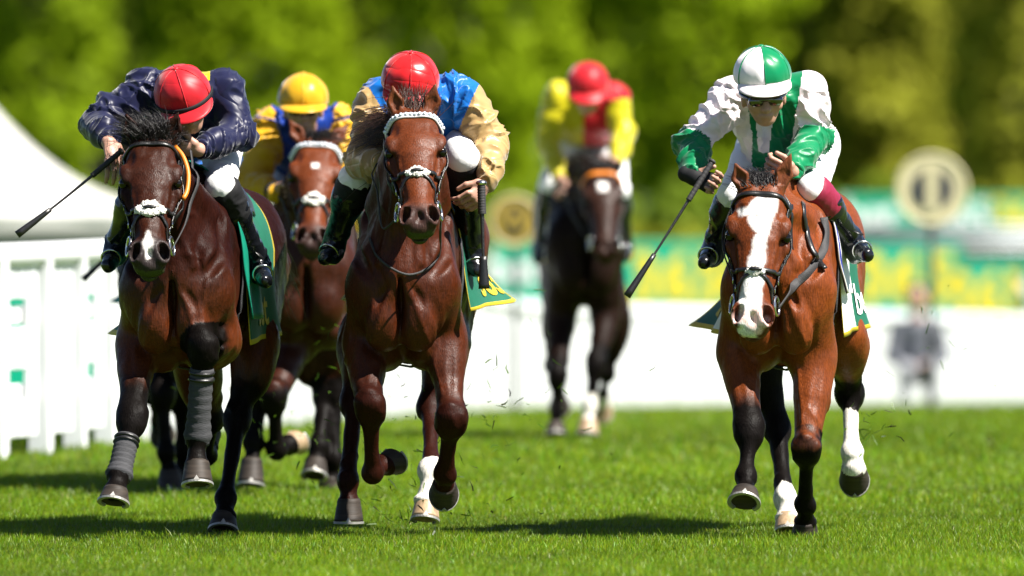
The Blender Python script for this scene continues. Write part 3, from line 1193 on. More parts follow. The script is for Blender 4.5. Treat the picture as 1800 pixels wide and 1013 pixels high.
        # bit rings and cheek guards
        for g in (-1, 1):
            c = H(.775, -.098, g * .074)
            rg = obj('bit_ring', *torus(c, self.s + self.n * .25 * g, .036, .0055), M_steel, br)
            obj('bit_guard', *ball(c - self.s * g * .008, (.020, .020, .008), (self.a, self.n, self.s)), M_rubber, rg)
            if fine:
                cs = np.array([H(tt, nn, g * .10) for tt, nn in ((.20, -.105), (.34, -.10), (.48, -.10), (.63, -.096), (.70, -.09))])
                for c2 in F.project(cs, .008)[0]:
                    obj('buckle', *torus(c2, self.s, .012, .0028, 10, 6), M_steel, br)
        # reins
        for g, path in zip((-1, 1), sp.get('reins', ((), ()))):
            if not path:
                continue
            pts = [H(.785, -.12, g * .072)] + [self.px(p) for p in path]
            P = spline(pts, 30)
            d = F.eval(P)
            if sp.get('reinwrap', True):
                inside = d < .012
                PP, NN = F.project(P, .012)
                P = np.where(inside[:, None], PP, P)
            Nn = np.cross(np.gradient(P, axis=0), A(.2, .1, 1))
            Nn /= np.maximum(np.linalg.norm(Nn, axis=1), 1e-9)[:, None]
            G = F.grad(P)
            obj('rein', *ribbon(P, G, sp.get('reinw', .016), .003), M_rubber, br)
        for path, wd, nm in sp.get('extra', ()):
            P, Nn = self.hit(path, 30)
            if nm == 'rein':
                P = spline([H(.785, -.115, .078), lerp(H(.785, -.115, .078), P[4], .5) - A(0, .015, 0)] + list(P[4::5]), 34)
                Nn = F.grad(P)
            obj(nm, *ribbon(P, Nn, wd, .004), M_leather if nm != 'rein' else M_rubber, self.root if nm != 'rein' else br)
        for path, rad, mt, nm in sp.get('cords', ()):
            obj(nm, *tube(spline([self.px(q) for q in path], 16), rad, 10), mt, br)
        self.saddle()

    def drape(self, b0, b1, nb, nv, off, drop, flare, wrap=80):
        """rows over the back: wrap to the widest point, then hang"""
        F, T = self.F, self.T
        U = np.linspace(b0, b1, nb)
        G = np.zeros((nb, 2 * nv + 1, 3))
        nw = nv // 2
        ks = np.arange(-nw, nw + 1)
        ph = ks / nw * math.radians(wrap)
        rr = np.linspace(.12, .48, 46)
        C = np.array([T(0, b, 1.08) for b in U])
        Dr = self.sd[None] * np.sin(ph)[:, None] + self.up[None] * np.cos(ph)[:, None]
        pts = C[:, None, None] + Dr[None, :, None] * rr[None, None, :, None]
        v = (F.eval(pts.reshape(-1, 3)) - off).reshape(nb, len(ks), len(rr))
        q = (len(rr) - 1 - np.argmax((v < 0)[:, :, ::-1], axis=2)).clip(0, len(rr) - 2)
        v0 = np.take_along_axis(v, q[:, :, None], 2)[:, :, 0]
        v1 = np.take_along_axis(v, q[:, :, None] + 1, 2)[:, :, 0]
        t = np.clip(v0 / np.where(np.abs(v0 - v1) < 1e-9, 1, v0 - v1), 0, 1)
        rad = rr[q] + (rr[1] - rr[0]) * t
        G[:, nv - nw:nv + nw + 1] = C[:, None] + Dr[None] * rad[:, :, None]
        for i, b in enumerate(U):
            for sgn in (-1, 1):
                e = G[i, nv + sgn * nw].copy()
                for k in range(nw + 1, nv + 1):
                    t = (k - nw) / (nv - nw)
                    f = flare(sgn, (b - b0) / (b1 - b0), t)
                    G[i, nv + sgn * k] = e + self.sd * sgn * f[0] + self.bk * f[1] + self.up * (-drop(sgn) * t + f[2])
        # soften rows front-to-back
        for _ in range(3):
            G[1:-1] = (G[:-2] + 2 * G[1:-1] + G[2:]) / 4
        return G

    def sheet(self, name, G, mats, midx_fn, parent, thick=.004):
        nb, nr, _ = G.shape
        du = np.gradient(G, axis=0)
        dv = np.gradient(G, axis=1)
        Nn = np.cross(dv, du)
        Nn /= np.maximum(np.linalg.norm(Nn, axis=2), 1e-9)[:, :, None]
        c = G.mean((0, 1))
        if np.sum(Nn * (G - (c - self.up * .2))) < 0:
            Nn = -Nn
        V = np.concatenate([G.reshape(-1, 3), (G - Nn * thick).reshape(-1, 3)])
        n0 = nb * nr
        Fc, mi = [], []
        for i in range(nb - 1):
            for j in range(nr - 1):
                q = (i * nr + j, i * nr + j + 1, (i + 1) * nr + j + 1, (i + 1) * nr + j)
                m = midx_fn((i + .5) / (nb - 1), (j + .5) / (nr - 1))
                Fc.append(q)
                mi.append(m)
                Fc.append(tuple(n0 + x for x in q[::-1]))
                mi.append(m)
        rim = [(0, j) for j in range(nr)] + [(i, nr - 1) for i in range(1, nb)] + [(nb - 1, j) for j in range(nr - 2, -1, -1)] + [(i, 0) for i in range(nb - 2, 0, -1)]
        ids = [i * nr + j for i, j in rim]
        for a_, b_ in zip(ids, ids[1:] + ids[:1]):
            Fc.append((b_, a_, n0 + a_, n0 + b_))
            mi.append(midx_fn(.5, .01))
        return obj(name, V, Fc, mats, parent, midx=mi), Nn

    def saddle(self):
        sp = self.sp
        c = sp.get('cloth')
        if not c:
            return
        wav = lambda sgn, u, t: .018 * math.sin(u * 9 + sgn) * t
        nb, nv = 26, 36
        fl = c.get('flare', .05)
        fr = c.get('flare_r', fl)

        def flare(sgn, u, t):
            k = fl if sgn > 0 else fr
            return (k * t * t * (.15 + 1.2 * u) + wav(sgn, u, t), c.get('sweep', .05) * t * t * (.4 + u), .03 * t * t * u)
        G = self.drape(c.get('b0', .42), c.get('b1', 1.08), nb, nv, .010, lambda s_: c.get('drop', .30) if s_ > 0 else c.get('drop_r', c.get('drop', .30)), flare)

        def mi(u, v):
            e = min(v, 1 - v)
            if e < c.get('trimw', .016) or u > .975:
                return 1
            if u < c.get('front', 0):
                return 2
            return 0
        cl, Nn = self.sheet('saddle_cloth', G, [c['mat'], c.get('trim', M_yellow), c.get('frontmat', M_white)], mi, self.root)
        nr = 2 * nv + 1
        for txt, sgn, u0, v0, hgt, mat in c.get('text', ()):
            TV, TF = text_mesh(txt)
            Q = []
            w = TV[:, 0].max()
            # u runs front to back; on the horse's left flank (sgn=+1) the reader sees front at left
            for x, y, _ in TV:
                u = (u0 + x * hgt * .9) * (nb - 1) if sgn > 0 else (u0 + (w - x) * hgt * .9) * (nb - 1)
                vv = nv + sgn * (v0 + (1 - y) * hgt) * nv
                u = min(max(u, 0), nb - 1.001)
                vv = min(max(vv, 0), nr - 1.001)
                i, jx = int(u), int(vv)
                fu, fv = u - i, vv - jx
                p = G[i, jx] * (1 - fu) * (1 - fv) + G[i + 1, jx] * fu * (1 - fv) + G[i, jx + 1] * (1 - fu) * fv + G[i + 1, jx + 1] * fu * fv
                Q.append(p + Nn[i, jx] * .004)
            obj('lettering', np.array(Q), TF, mat, cl, smooth=False)
        if c.get('pad'):
            # a second thinner cloth lying under the saddle, ahead of the printed one
            b0, b1, dr, mt, mt2 = c['pad']
            G2 = self.drape(b0, b1, 14, 20, .020, lambda s_: dr, lambda s_, u, t: (.03 * t * t + .012 * math.sin(u * 7 + t * 3) * t, .06 * t, 0))
            self.sheet('saddle_pad', G2, [mt, mt2], lambda u, v: 1 if u < .22 else 0, self.root, .006)
        G3 = self.drape(.56, .86, 12, 12, .030, lambda s_: .05, lambda s_, u, t: (.01 * t, .02 * t, 0), 38)
        self.sheet('saddle', G3, [M_leather], lambda u, v: 0, self.root, .012)
        if c.get('girth', True):
            P = []
            for k in range(0, 25):
                ph = math.radians(70 + k / 24 * 220)
                P.append(self.T(0, .42, 1.04) + self.sd * math.sin(ph) * .27 + self.up * math.cos(ph) * .38)
            P, N2 = self.F.project(np.array(P), .006, 8)
            obj('girth', *ribbon(P, N2, .075, .004), M_band, self.root)

    def hairs(self):
        sp = self.sp
        r = np.random.default_rng(int(self.D * 100) + int(sp['chest']))
        hm = sp.get('hairmat', M_hair)
        for i, (n, spread, ln, dr, sag, wid) in enumerate(sp.get('forelock', ())):
            R = np.array([self.H(r.uniform(-.05, .05), r.uniform(-.10, -.02), r.uniform(-1, 1) * spread) for _ in range(n)])
            R = self.F.project(R, -.004)[0]
            base = A(*dr)
            dd = base + r.normal(0, .28, (n, 3)) + (R - self.o) @ np.outer(self.s, self.s) * 5
            V, F = hair(R, dd, ln, sag, wid, seed=i + 1)
            obj('forelock', V, F, hm, self.root)
        # mane along the crest
        n = sp.get('mane_n', 500)
        c0, c1 = self.H(.0, -.13, 0), self.T(0, .40, 1.40)
        t = r.uniform(0, 1, n)
        R = c0 + (c1 - c0) * t[:, None] + A(0, 0, .06) * np.sin(t * math.pi)[:, None] + A(0, 0, .03)
        R = self.F.project(R, -.005)[0]
        md = A(*sp.get('mane_dir', (-.6, .35, .25)))
        V, F = hair(R, md + r.normal(0, .22, (n, 3)), sp.get('mane_len', .15), A(-.2, .2, -.5), .0028, seed=7)
        obj('mane', V, F, hm, self.root)
        n = sp.get('tail_n', 400)
        tb = self.T(0, 1.70, 1.20)
        R = tb + r.normal(0, .02, (n, 3))
        V, F = hair(R, self.bk * 1.0 + A(*sp.get('tail_dir', (0.15, 0, .1))) + r.normal(0, .10, (n, 3)), .5, A(.0, .1, -.6), .0045, seed=9, seg=7)
        obj('tail', V, F, sp.get('tailmat', M_hair), self.root)


# ------------------------------------------------------------------ jockeys
M_skin = material('skin', (0.60, 0.33, 0.24), rough=0.5, spec=0.4, var=0.10, vscale=30, bump=0.1, bscale=150, trans=0.12)
M_boot = material('boot_leather', (0.008, 0.009, 0.012), rough=0.24, spec=0.4, var=0.2, vscale=20, bump=0.12, bscale=25, coat=0.12, bdist=0.01)
M_breech = material('white_breeches', (0.74, 0.74, 0.75), rough=0.55, spec=0.35, var=0.03, bump=0.25, bscale=30, bdist=0.008)
M_black = material('black_fabric', (0.010, 0.010, 0.012), rough=0.7, spec=0.3, var=0.2, vscale=40)
M_goggle = material('goggle_lens', (0.004, 0.004, 0.005), rough=0.05, spec=0.9, var=0.05, coat=1.0)
M_band_m = material('maroon_band', (0.32, 0.008, 0.05), rough=0.5, var=0.08, bump=0.4, bscale=40)
M_whip = material('whip_shaft', (0.02, 0.018, 0.018), rough=0.35, spec=0.6, var=0.4, vscale=90, bump=0.5, bscale=200)
M_gold = material('watch_gold', (0.7, 0.45, 0.12), rough=0.25, metallic=1.0, var=0.1)


def hand(F, wr, d, lat, curl, sc=1.0, spread=.0, own=0, thumb=1):
    """palm + five fingers; d = direction of the hand, lat = from little finger to index, fingers curl towards pn = d x lat"""
    d = nrm(d)
    lat = nrm(np.asarray(lat, float) - d * np.dot(lat, d))
    pn = np.cross(d, lat)
    kn = wr + d * .085 * sc
    F.ec(wr + d * .012, kn - d * .012, (.025 * sc, .019 * sc), (.036 * sc, .0135 * sc), lat, k=.02, own=own)
    for i, (off, ln) in enumerate(((.033, .92), (.011, 1.0), (-.011, .95), (-.032, .76))):
        p = kn + lat * off * sc - d * .004
        ang = 0.0
        dirl = nrm(d + lat * off * spread)
        for q, (l, r0, r1) in enumerate(((.042, .0098, .0088), (.027, .0088, .0080), (.022, .0080, .0066))):
            ang += curl[q] * (1 + .06 * i)
            v = dirl * math.cos(ang) + pn * math.sin(ang)
            e = p + v * l * ln * sc
            F.cone(p, e, r0 * sc, r1 * sc, k=.005, own=own)
            p = e
    tb = wr + d * .028 * sc + lat * .028 * sc * thumb
    t1 = tb + nrm(d * .75 + lat * .55 * thumb + pn * .45) * .042 * sc
    t2 = t1 + nrm(d * .8 + lat * .05 * thumb + pn * .75) * .034 * sc
    F.cone(wr + d * .02, tb, .016 * sc, .015 * sc, k=.012, own=own)
    F.cone(tb, t1, .0135 * sc, .0105 * sc, k=.008, own=own)
    F.cone(t1, t2, .0105 * sc, .0085 * sc, k=.004, own=own)
    return kn, pn, lat


def wrinkle(V, N, own, axes, freq, amp, seed=0):
    """irregular crisp creases: ridged noise squeezed along each limb, on two slants"""
    disp = np.zeros(len(V))
    for o, ax in axes.items():
        m = own == o
        if not m.any():
            continue
        Q = V[m]
        f, a_ = freq.get(o, freq[0]), amp.get(o, amp[0])
        s1 = nrm(np.cross(ax, A(.35, -.8, .45)))
        s2 = np.cross(ax, s1)
        W_ = fnoise(Q, 6, seed + o, 2)[:, None] * .03
        tot = np.zeros(len(Q))
        for q, (sl, fa, fc, w) in enumerate(((.75, 1.0, .30, 1.0), (-.65, 1.25, .36, .8), (.25, 2.1, .5, .4))):
            e1 = nrm(ax + s1 * sl)
            e2 = nrm(s1 - ax * sl)
            L_ = np.stack([(Q @ e1) * fa, (Q @ e2) * fc, (Q @ s2) * fc], 1) + W_
            n = vnoise(L_, f, seed + 13 * q + o)
            g = sstep(-.45, .35, vnoise(Q, 8, seed + 7 * q + o + 50))
            tot += w * g * ((1 - np.minimum(np.abs(n) * 2.0, 1)) ** 2.0)
        disp[m] = a_ * (tot - .45) + .3 * a_ * vnoise(Q, 14, seed + 31)
    return V + N * disp[:, None]


def smooth_own(own, F, V):
    return own


class Jockey:
    def __init__(self, sp, horse):
        self.sp, self.h = sp, horse
        self.D = horse.D
        J = {k: W(v[0], v[1], self.D + v[2]) for k, v in sp['j'].items()}
        self.J = J
        b = lerp(J['hipR'], J['hipL'], .5)
        self.root = empty('person', (b[0], b[1], b[2] - .45), sp['label'], 'jockey', 'jockeys in racing silks')
        self.fine = sp.get('fine', True)
        cr = nrm(A(*sp['crown']))
        fd = A(*sp['face'])
        self.cr, self.fd = cr, nrm(fd - cr * np.dot(fd, cr))
        self.sx = np.cross(cr, self.fd)          # head side axis
        self.body()
        self.jacket()
        self.breeches()
        self.boots()
        self.cap()

    def body(self):
        J, sp, F = self.J, self.sp, Field()
        cr, fd, sx = self.cr, self.fd, self.sx
        c = J['head']
        X = (sx, fd, cr)
        F.el(c, (.078, .092, .085), X, k=.02)
        F.el(c + fd * .025 - cr * .055, (.062, .068, .080), X, k=.03)
        F.el(c + fd * .052 - cr * .118, (.030, .026, .022), X, k=.03)                 # chin
        F.cone(c + fd * .086 - cr * .030, c + fd * .110 - cr * .066, .009, .015, k=.012)  # nose
        F.el(c + fd * .094 - cr * .070, (.020, .012, .010), X, k=.01)
        F.el(c + fd * .080 - cr * .020, (.052, .018, .012), X, k=.015)                # brow
        F.el(c + fd * .083 - cr * .094, (.026, .012, .0065), X, k=.008)                # lips
        F.el(c + fd * .081 - cr * .104, (.022, .011, .006), X, k=.006)
        for g in (-1, 1):
            F.el(c + sx * g * .045 + fd * .062 - cr * .058, (.022, .020, .022), X, k=.02)   # cheekbone
            F.el(c + sx * g * .030 + fd * .088 - cr * .036, (.015, .010, .009), X, k=.008, sub=True)
            F.el(c + sx * g * .078 - cr * .045, (.010, .018, .030), X, k=.01)           # ear
        sh = lerp(J['shR'], J['shL'], .5)
        pv = lerp(J['hipR'], J['hipL'], .5)
        F.cone(c - cr * .06 - fd * .01, sh + A(0, 0, -.02), .050, .058, k=.03)
        ct = lerp(sh, pv, .22) + A(0, 0, -.06)
        sdv = nrm(J['shL'] - J['shR'])
        F.ec(pv, ct, (.115, .085), (.135, .09), sdv, k=.05)
        for s_ in 'RL':
            F.cone(lerp(sh, J['sh' + s_], .3), J['sh' + s_], .05, .045, k=.04)
            F.cone(J['sh' + s_], J['el' + s_], .042, .036, k=.03)
            F.cone(J['el' + s_], J['wr' + s_], .036, .024, k=.03)
            F.cone(J['hip' + s_], J['knee' + s_], .075, .05, k=.04)
            F.cone(J['knee' + s_], J['ank' + s_], .045, .03, k=.03)
            hd = sp['hand' + s_]
            hand(F, J['wr' + s_], A(*hd['d']), A(*hd['lat']), hd.get('curl', (.7, 1.1, .8)), hd.get('sc', 1.0), hd.get('spread', 0), thumb=hd.get('thumb', 1))
        V, Fc, own = F.build(.0045 if self.fine else .009)
        self.bodyobj = obj('body', V, Fc, M_skin, self.root)
        for s_ in 'RL':
            hd = sp['hand' + s_]
            if hd.get('glove'):
                G = Field()
                d = nrm(A(*hd['d']))
                lat = nrm(A(*hd['lat']) - d * np.dot(A(*hd['lat']), d))
                G.cone(J['wr' + s_] - d * .03, J['wr' + s_] + d * .01, .032, .030, k=.02)
                G.ec(J['wr' + s_] + d * .012, J['wr' + s_] + d * .082, (.031, .025), (.044, .020), lat, k=.02)
                Vg, Fg, _ = G.build(.005)
                obj('glove', Vg, Fg, M_black, self.root)
            if hd.get('cuffband'):
                d = nrm(J['wr' + s_] - J['el' + s_])
                obj('wristband', *tube([J['wr' + s_] - d * .012, J['wr' + s_] + d * .006], [.037, .036], 18), hd['cuffband'], self.root)
        if sp.get('goggles'):
            pts = []
            for g in (-1, 1):
                pts.append(ball(c + sx * g * .034 + fd * .088 - cr * .034, (.034, .022, .023), X, 16, 10))
            pts.append(tube(spline([c + sx * -.05 + fd * .088 - cr * .03, c + fd * .108 - cr * .027, c + sx * .05 + fd * .088 - cr * .03], 9), .008, 8))
            for g in (-1, 1):
                pts.append(tube(spline([c + sx * g * .055 + fd * .08 - cr * .03, c + sx * g * .085 + fd * .02 - cr * .02, c + sx * g * .085 - fd * .03 - cr * .01], 8), .009, 8))
            obj('goggles', *merge(pts), M_goggle, self.root)

    def jacket(self):
        J, sp, F = self.J, self.sp, Field()
        sh = lerp(J['shR'], J['shL'], .5)
        pv = lerp(J['hipR'], J['hipL'], .5)
        sdv = nrm(J['shL'] - J['shR'])
        pf = sp.get('puff', 1.0)
        ct = lerp(sh, pv, .18) + A(0, 0, -.055)
        wt = lerp(sh, pv, .85) + A(0, 0, -.02)
        F.ec(wt, ct, (.140, .100), (.165, .118), sdv, k=.05, own=1)
        bl = sp.get('belly', .10)
        F.ec(ct + A(0, -.02, -.01), lerp(ct, wt, .35) + A(0, 0, -bl), (.140, .10), (.125, .08), sdv, k=.06, own=1)
        F.cone(lerp(sh, J['head'], .25), sh, .062, .08, k=.05, own=1)
        ax = {1: nrm(sdv + A(0, 0, .6))}
        for i, s_ in enumerate('RL'):
            a_, b_, c_ = J['sh' + s_], J['el' + s_], J['wr' + s_]
            F.cone(lerp(sh, a_, .35) + A(0, .02, -.02), a_, .090, .078, k=.05, own=1)
            F.cone(a_, lerp(a_, b_, .55), .078 * pf, .070 * pf, k=.05, own=2 + 2 * i)
            F.cone(lerp(a_, b_, .45), b_, .070 * pf, .064 * pf, k=.035, own=2 + 2 * i)
            d = nrm(c_ - b_)
            F.cone(b_, lerp(b_, c_, .6), .066 * pf, .058 * pf, k=.03, own=3 + 2 * i)
            F.cone(lerp(b_, c_, .6), c_ - d * .015, .056 * pf, .036, k=.03, own=3 + 2 * i)
            ax[2 + 2 * i] = nrm(b_ - a_)
            ax[3 + 2 * i] = nrm(c_ - b_)
        V, Fc, own = F.build(.0052 if self.fine else .010)
        N = vnormals(V, Fc)
        if self.fine:
            V = wrinkle(V, N, own, ax, {0: 21, 1: 17}, {0: .021, 1: .019}, seed=int(J['head'][0] * 10) + 40)
        else:
            V = wrinkle(V, N, own, ax, {0: 14, 1: 11}, {0: .012, 1: .010}, seed=5)
        c = V[Fc].mean(1)
        ow = own[Fc[:, 0]]
        mid = sp['colour'](self, c, ow)
        self.jk = obj('racing_jacket', V, Fc, sp['silks'], self.root, midx=mid)
        # elastic cuffs
        for s_ in 'RL':
            d = nrm(J['wr' + s_] - J['el' + s_])
            w = J['wr' + s_]
            obj('cuff', *tube([w - d * .026, w - d * .020, w - d * .012, w - d * .006], [.036, .0405, .040, .035], 18), sp.get('cuffmat', M_black), self.jk)

    def breeches(self):
        J, sp, F = self.J, self.sp, Field()
        pv = lerp(J['hipR'], J['hipL'], .5)
        ax = {}
        F.el(pv + A(0, .02, -.01), (.165, .16, .125), k=.05, own=1)
        ax[1] = A(0, 0, 1)
        for i, s_ in enumerate('RL'):
            F.cone(J['hip' + s_], J['knee' + s_], .102 * sp.get('thigh', 1), .059, k=.05, own=2 + i)
            F.cone(J['knee' + s_], lerp(J['knee' + s_], J['ank' + s_], .15), .058, .054, k=.03, own=2 + i)
            ax[2 + i] = nrm(J['knee' + s_] - J['hip' + s_])
        V, Fc, own = F.build(.007 if self.fine else .011)
        N = vnormals(V, Fc)
        V = wrinkle(V, N, own, ax, {0: 22}, {0: .0045}, seed=77)
        self.br = obj('breeches', V, Fc, M_breech, self.root)

    def boots(self):
        J, sp = self.J, self.sp
        for s_ in 'RL':
            k, a_, t = J['knee' + s_], J['ank' + s_], J['toe' + s_]
            F = Field()
            t0 = sp.get('boot0', .06)
            P0 = lerp(k, a_, t0)
            F.cone(P0, lerp(k, a_, .35), .066, .062, k=.02, own=1)
            F.cone(lerp(k, a_, .30), lerp(k, a_, .9), .062, .042, k=.03, own=1)
            F.cone(lerp(k, a_, .85), a_, .042, .044, k=.02, own=2)
            d = nrm(t - a_)
            heel = a_ - d * .03 + A(0, 0, -.045)
            F.cone(heel, a_ + d * .03 + A(0, 0, -.03), .032, .038, k=.03, own=2)
            F.cone(a_ + d * .03 + A(0, 0, -.02), t, .040, .028, k=.03, own=2)
            V, Fc, own = F.build(.006 if self.fine else .010)
            N = vnormals(V, Fc)
            V = wrinkle(V, N, own, {1: nrm(a_ - k), 2: nrm(a_ - k)}, {0: 30, 1: 16}, {0: .005, 1: .004}, seed=9)
            bo = obj('boot', V, Fc, M_boot, self.root)
            if sp.get('stocking') and s_ in sp['stocking']:
                G = Field()
                G.cone(lerp(k, a_, sp.get('stock0', .05)), lerp(k, a_, .30), .0725, .0705, k=.02)
                V, Fc, own = G.build(.007)
                V = wrinkle(V, vnormals(V, Fc), own, {0: nrm(a_ - k)}, {0: 28}, {0: .004}, seed=19)
                obj('knee_band', V, Fc, sp['stockmat'], self.root)
            # stirrup iron under the ball of the foot, hung from the saddle
            m = lerp(a_, t, .62) + A(0, 0, -.012)
            st = obj('stirrup', *torus(m + A(0, 0, .012), nrm(t - a_), .037, .0045, 20, 8), M_steel, self.h.root)
            up = lerp(k, a_, .55) + A(0, .03, 0) + nrm(lerp(J['kneeL'], J['kneeR'], .5) - k) * .075
            obj('stirrup_leather', *ribbon(spline([m + A(0, 0, .072), lerp(m, up, .5) + A(0, .01, .05), up], 8), np.tile(nrm(k - lerp(J['kneeL'], J['kneeR'], .5)), (8, 1)), .022, .003), M_leather, st)

    def cap(self):
        sp, J = self.sp, self.J
        cr, fd, sx = self.cr, self.fd, self.sx
        c = J['head'] + cr * sp.get('capup', .010)
        R = A(.110, .124, .110) * sp.get('capscale', 1.0)
        nu, nvv = 72, 26
        V, F, mi = [], [], []
        r = np.random.default_rng(int(c[0] * 1000) % 97 + 3)
        phs = r.uniform(0, 6.28, 8)
        for j in range(nvv + 1):
            v = j / nvv
            ph = v * math.radians(104)
            for i in range(nu):
                th = 2 * math.pi * i / nu
                # six gores with raised seams, gathers at the rim
                g = abs(math.sin(3 * th))
                seam = -.010 * math.exp(-(g / .10) ** 2) * math.sin(ph) + .012 * math.exp(-(g / .035) ** 2) * math.sin(ph)
                gather = .010 * max(0, v - .55) * math.sin(24 * th + phs[0] + 2 * math.sin(3 * th + phs[1]))
                fold = .010 * math.sin(5 * th + 6 * v + phs[2]) * math.sin(ph) * math.sin(4 * v + phs[3]) + .006 * math.sin(11 * th - 9 * v + phs[4]) * v
                k = 1 + 1.25 * (seam + gather + fold)
                if v > .93:
                    k *= 1 - .05 * (v - .93) / .07
                q = A(math.sin(ph) * math.sin(th) * R[0], math.sin(ph) * math.cos(th) * R[1], math.cos(ph) * R[2]) * k
                V.append(c + sx * q[0] + fd * q[1] + cr * q[2])
        for j in range(nvv):
            for i in range(nu):
                k = (i + 1) % nu
                F.append((j * nu + i, (j + 1) * nu + i, (j + 1) * nu + k, j * nu + k))
                mi.append(sp['capcol'](2 * math.pi * (i + .5) / nu, j / nvv) if 'capcol' in sp else 0)
        F = [tuple(reversed(f)) for f in F]
        self.capo = obj('cap', np.array(V), F, sp['capmat'], self.root, midx=mi)
        obj('cap_button', *ball(c + cr * R[2] * 1.0, (.013, .013, .007), (sx, fd, cr)), sp['capmat'][0], self.capo)
        for s_ in range(6):
            th = s_ * math.pi / 3
            P = []
            for q in np.linspace(.06, .97, 16):
                ph = q * math.radians(104)
                v = A(math.sin(ph) * math.sin(th) * R[0], math.sin(ph) * math.cos(th) * R[1], math.cos(ph) * R[2]) * (1.003 + .004 * math.sin(q * 60))
                P.append(c + sx * v[0] + fd * v[1] + cr * v[2])
            obj('cap_seam', *tube(P, .0026, 6), sp['capmat'][0], self.capo)
        # peak
        V, F = [], []
        n, m = 20, 6
        ph = math.radians(98)
        for layer in (0, 1):
            for i in range(n + 1):
                th = -1.15 + 2.3 * i / n
                base = sx * math.sin(ph) * math.sin(th) * R[0] + fd * math.sin(ph) * math.cos(th) * R[1] + cr * math.cos(ph) * R[2]
                out = nrm(sx * math.sin(th) * .45 + fd * 1.0 - cr * sp.get('peakdrop', .55))
                ln = .064 * math.cos(th * 1.25) ** .7 if abs(th * 1.25) < 1.57 else 0
                for jj in range(m + 1):
                    t = jj / m
                    V.append(c + base * .985 + out * ln * t - cr * (.010 * t * t + (.004 if layer else 0)))
        st = m + 1
        off = (n + 1) * st
        for i in range(n):
            for jj in range(m):
                q = (i * st + jj, i * st + jj + 1, (i + 1) * st + jj + 1, (i + 1) * st + jj)
                F.append(q)
                F.append(tuple(off + x for x in q[::-1]))
            F.append((i * st + m, off + i * st + m, off + (i + 1) * st + m, (i + 1) * st + m))
        obj('cap_peak', np.array(V), F, sp.get('peakmat', sp['capmat'][0]), self.capo)
        if sp.get('capband'):
            P = []
            for i in range(40):
                th = -1.5 + 3.0 * i / 39
                P.append(c + sx * math.sin(th) * R[0] * 1.03 + fd * math.cos(th) * R[1] * 1.03 - cr * .012)
            Nn = np.array([nrm(p - c) for p in P])
            gb = obj('goggle_strap', *ribbon(P, Nn, .022, .004), M_black, self.capo)


def whip(p0, p1, label, r=1.0, grip=.28, pad=.32):
    p0, p1 = np.asarray(p0, float), np.asarray(p1, float)
    d = nrm(p1 - p0)
    L = np.linalg.norm(p1 - p0)
    root = empty('riding_whip', tuple(p0), label, 'whip', 'racing whips')
    sag = A(0, 0, -.006)
    f = lambda t: p0 + d * L * t + sag * math.sin(math.pi * t)
    obj('shaft', *tube([f(t) for t in np.linspace(grip * .8, 1 - pad * .8, 12)], np.linspace(.0062, .0042, 12) * r, 10), M_whip, root)
    n = 34
    obj('handle', *tube([f(t) for t in np.linspace(0.01, grip, n)], [(.0105 + .0012 * (i % 3 == 0)) * r for i in range(n)], 12), M_rubber, root)
    P = np.array([f(t) for t in np.linspace(1 - pad, 1, 8)])
    nv = nrm(np.cross(d, A(0, 1, 0)))
    obj('pad', *ribbon(P, np.tile(nrm(np.cross(d, nv)), (8, 1)), np.linspace(.018, .030, 8) * r, .0065 * r), M_leather, root)
    obj('knob', *ball(p0, (.015 * r, .015 * r, .009 * r), (nrm(np.cross(d, A(0, 1, .1))), np.cross(d, nrm(np.cross(d, A(0, 1, .1)))), d)), M_steel if r > 1.2 else M_rubber, root)
    return root


# ------------------------------------------------------------------ ground
def gz(y):
    """the course falls away behind the horses"""
    y = np.asarray(y, float)
    t = np.clip(y, 57.5, 135) - 57.5
    return -.0205 * t + .041 * (1 - np.exp(-t / 2))


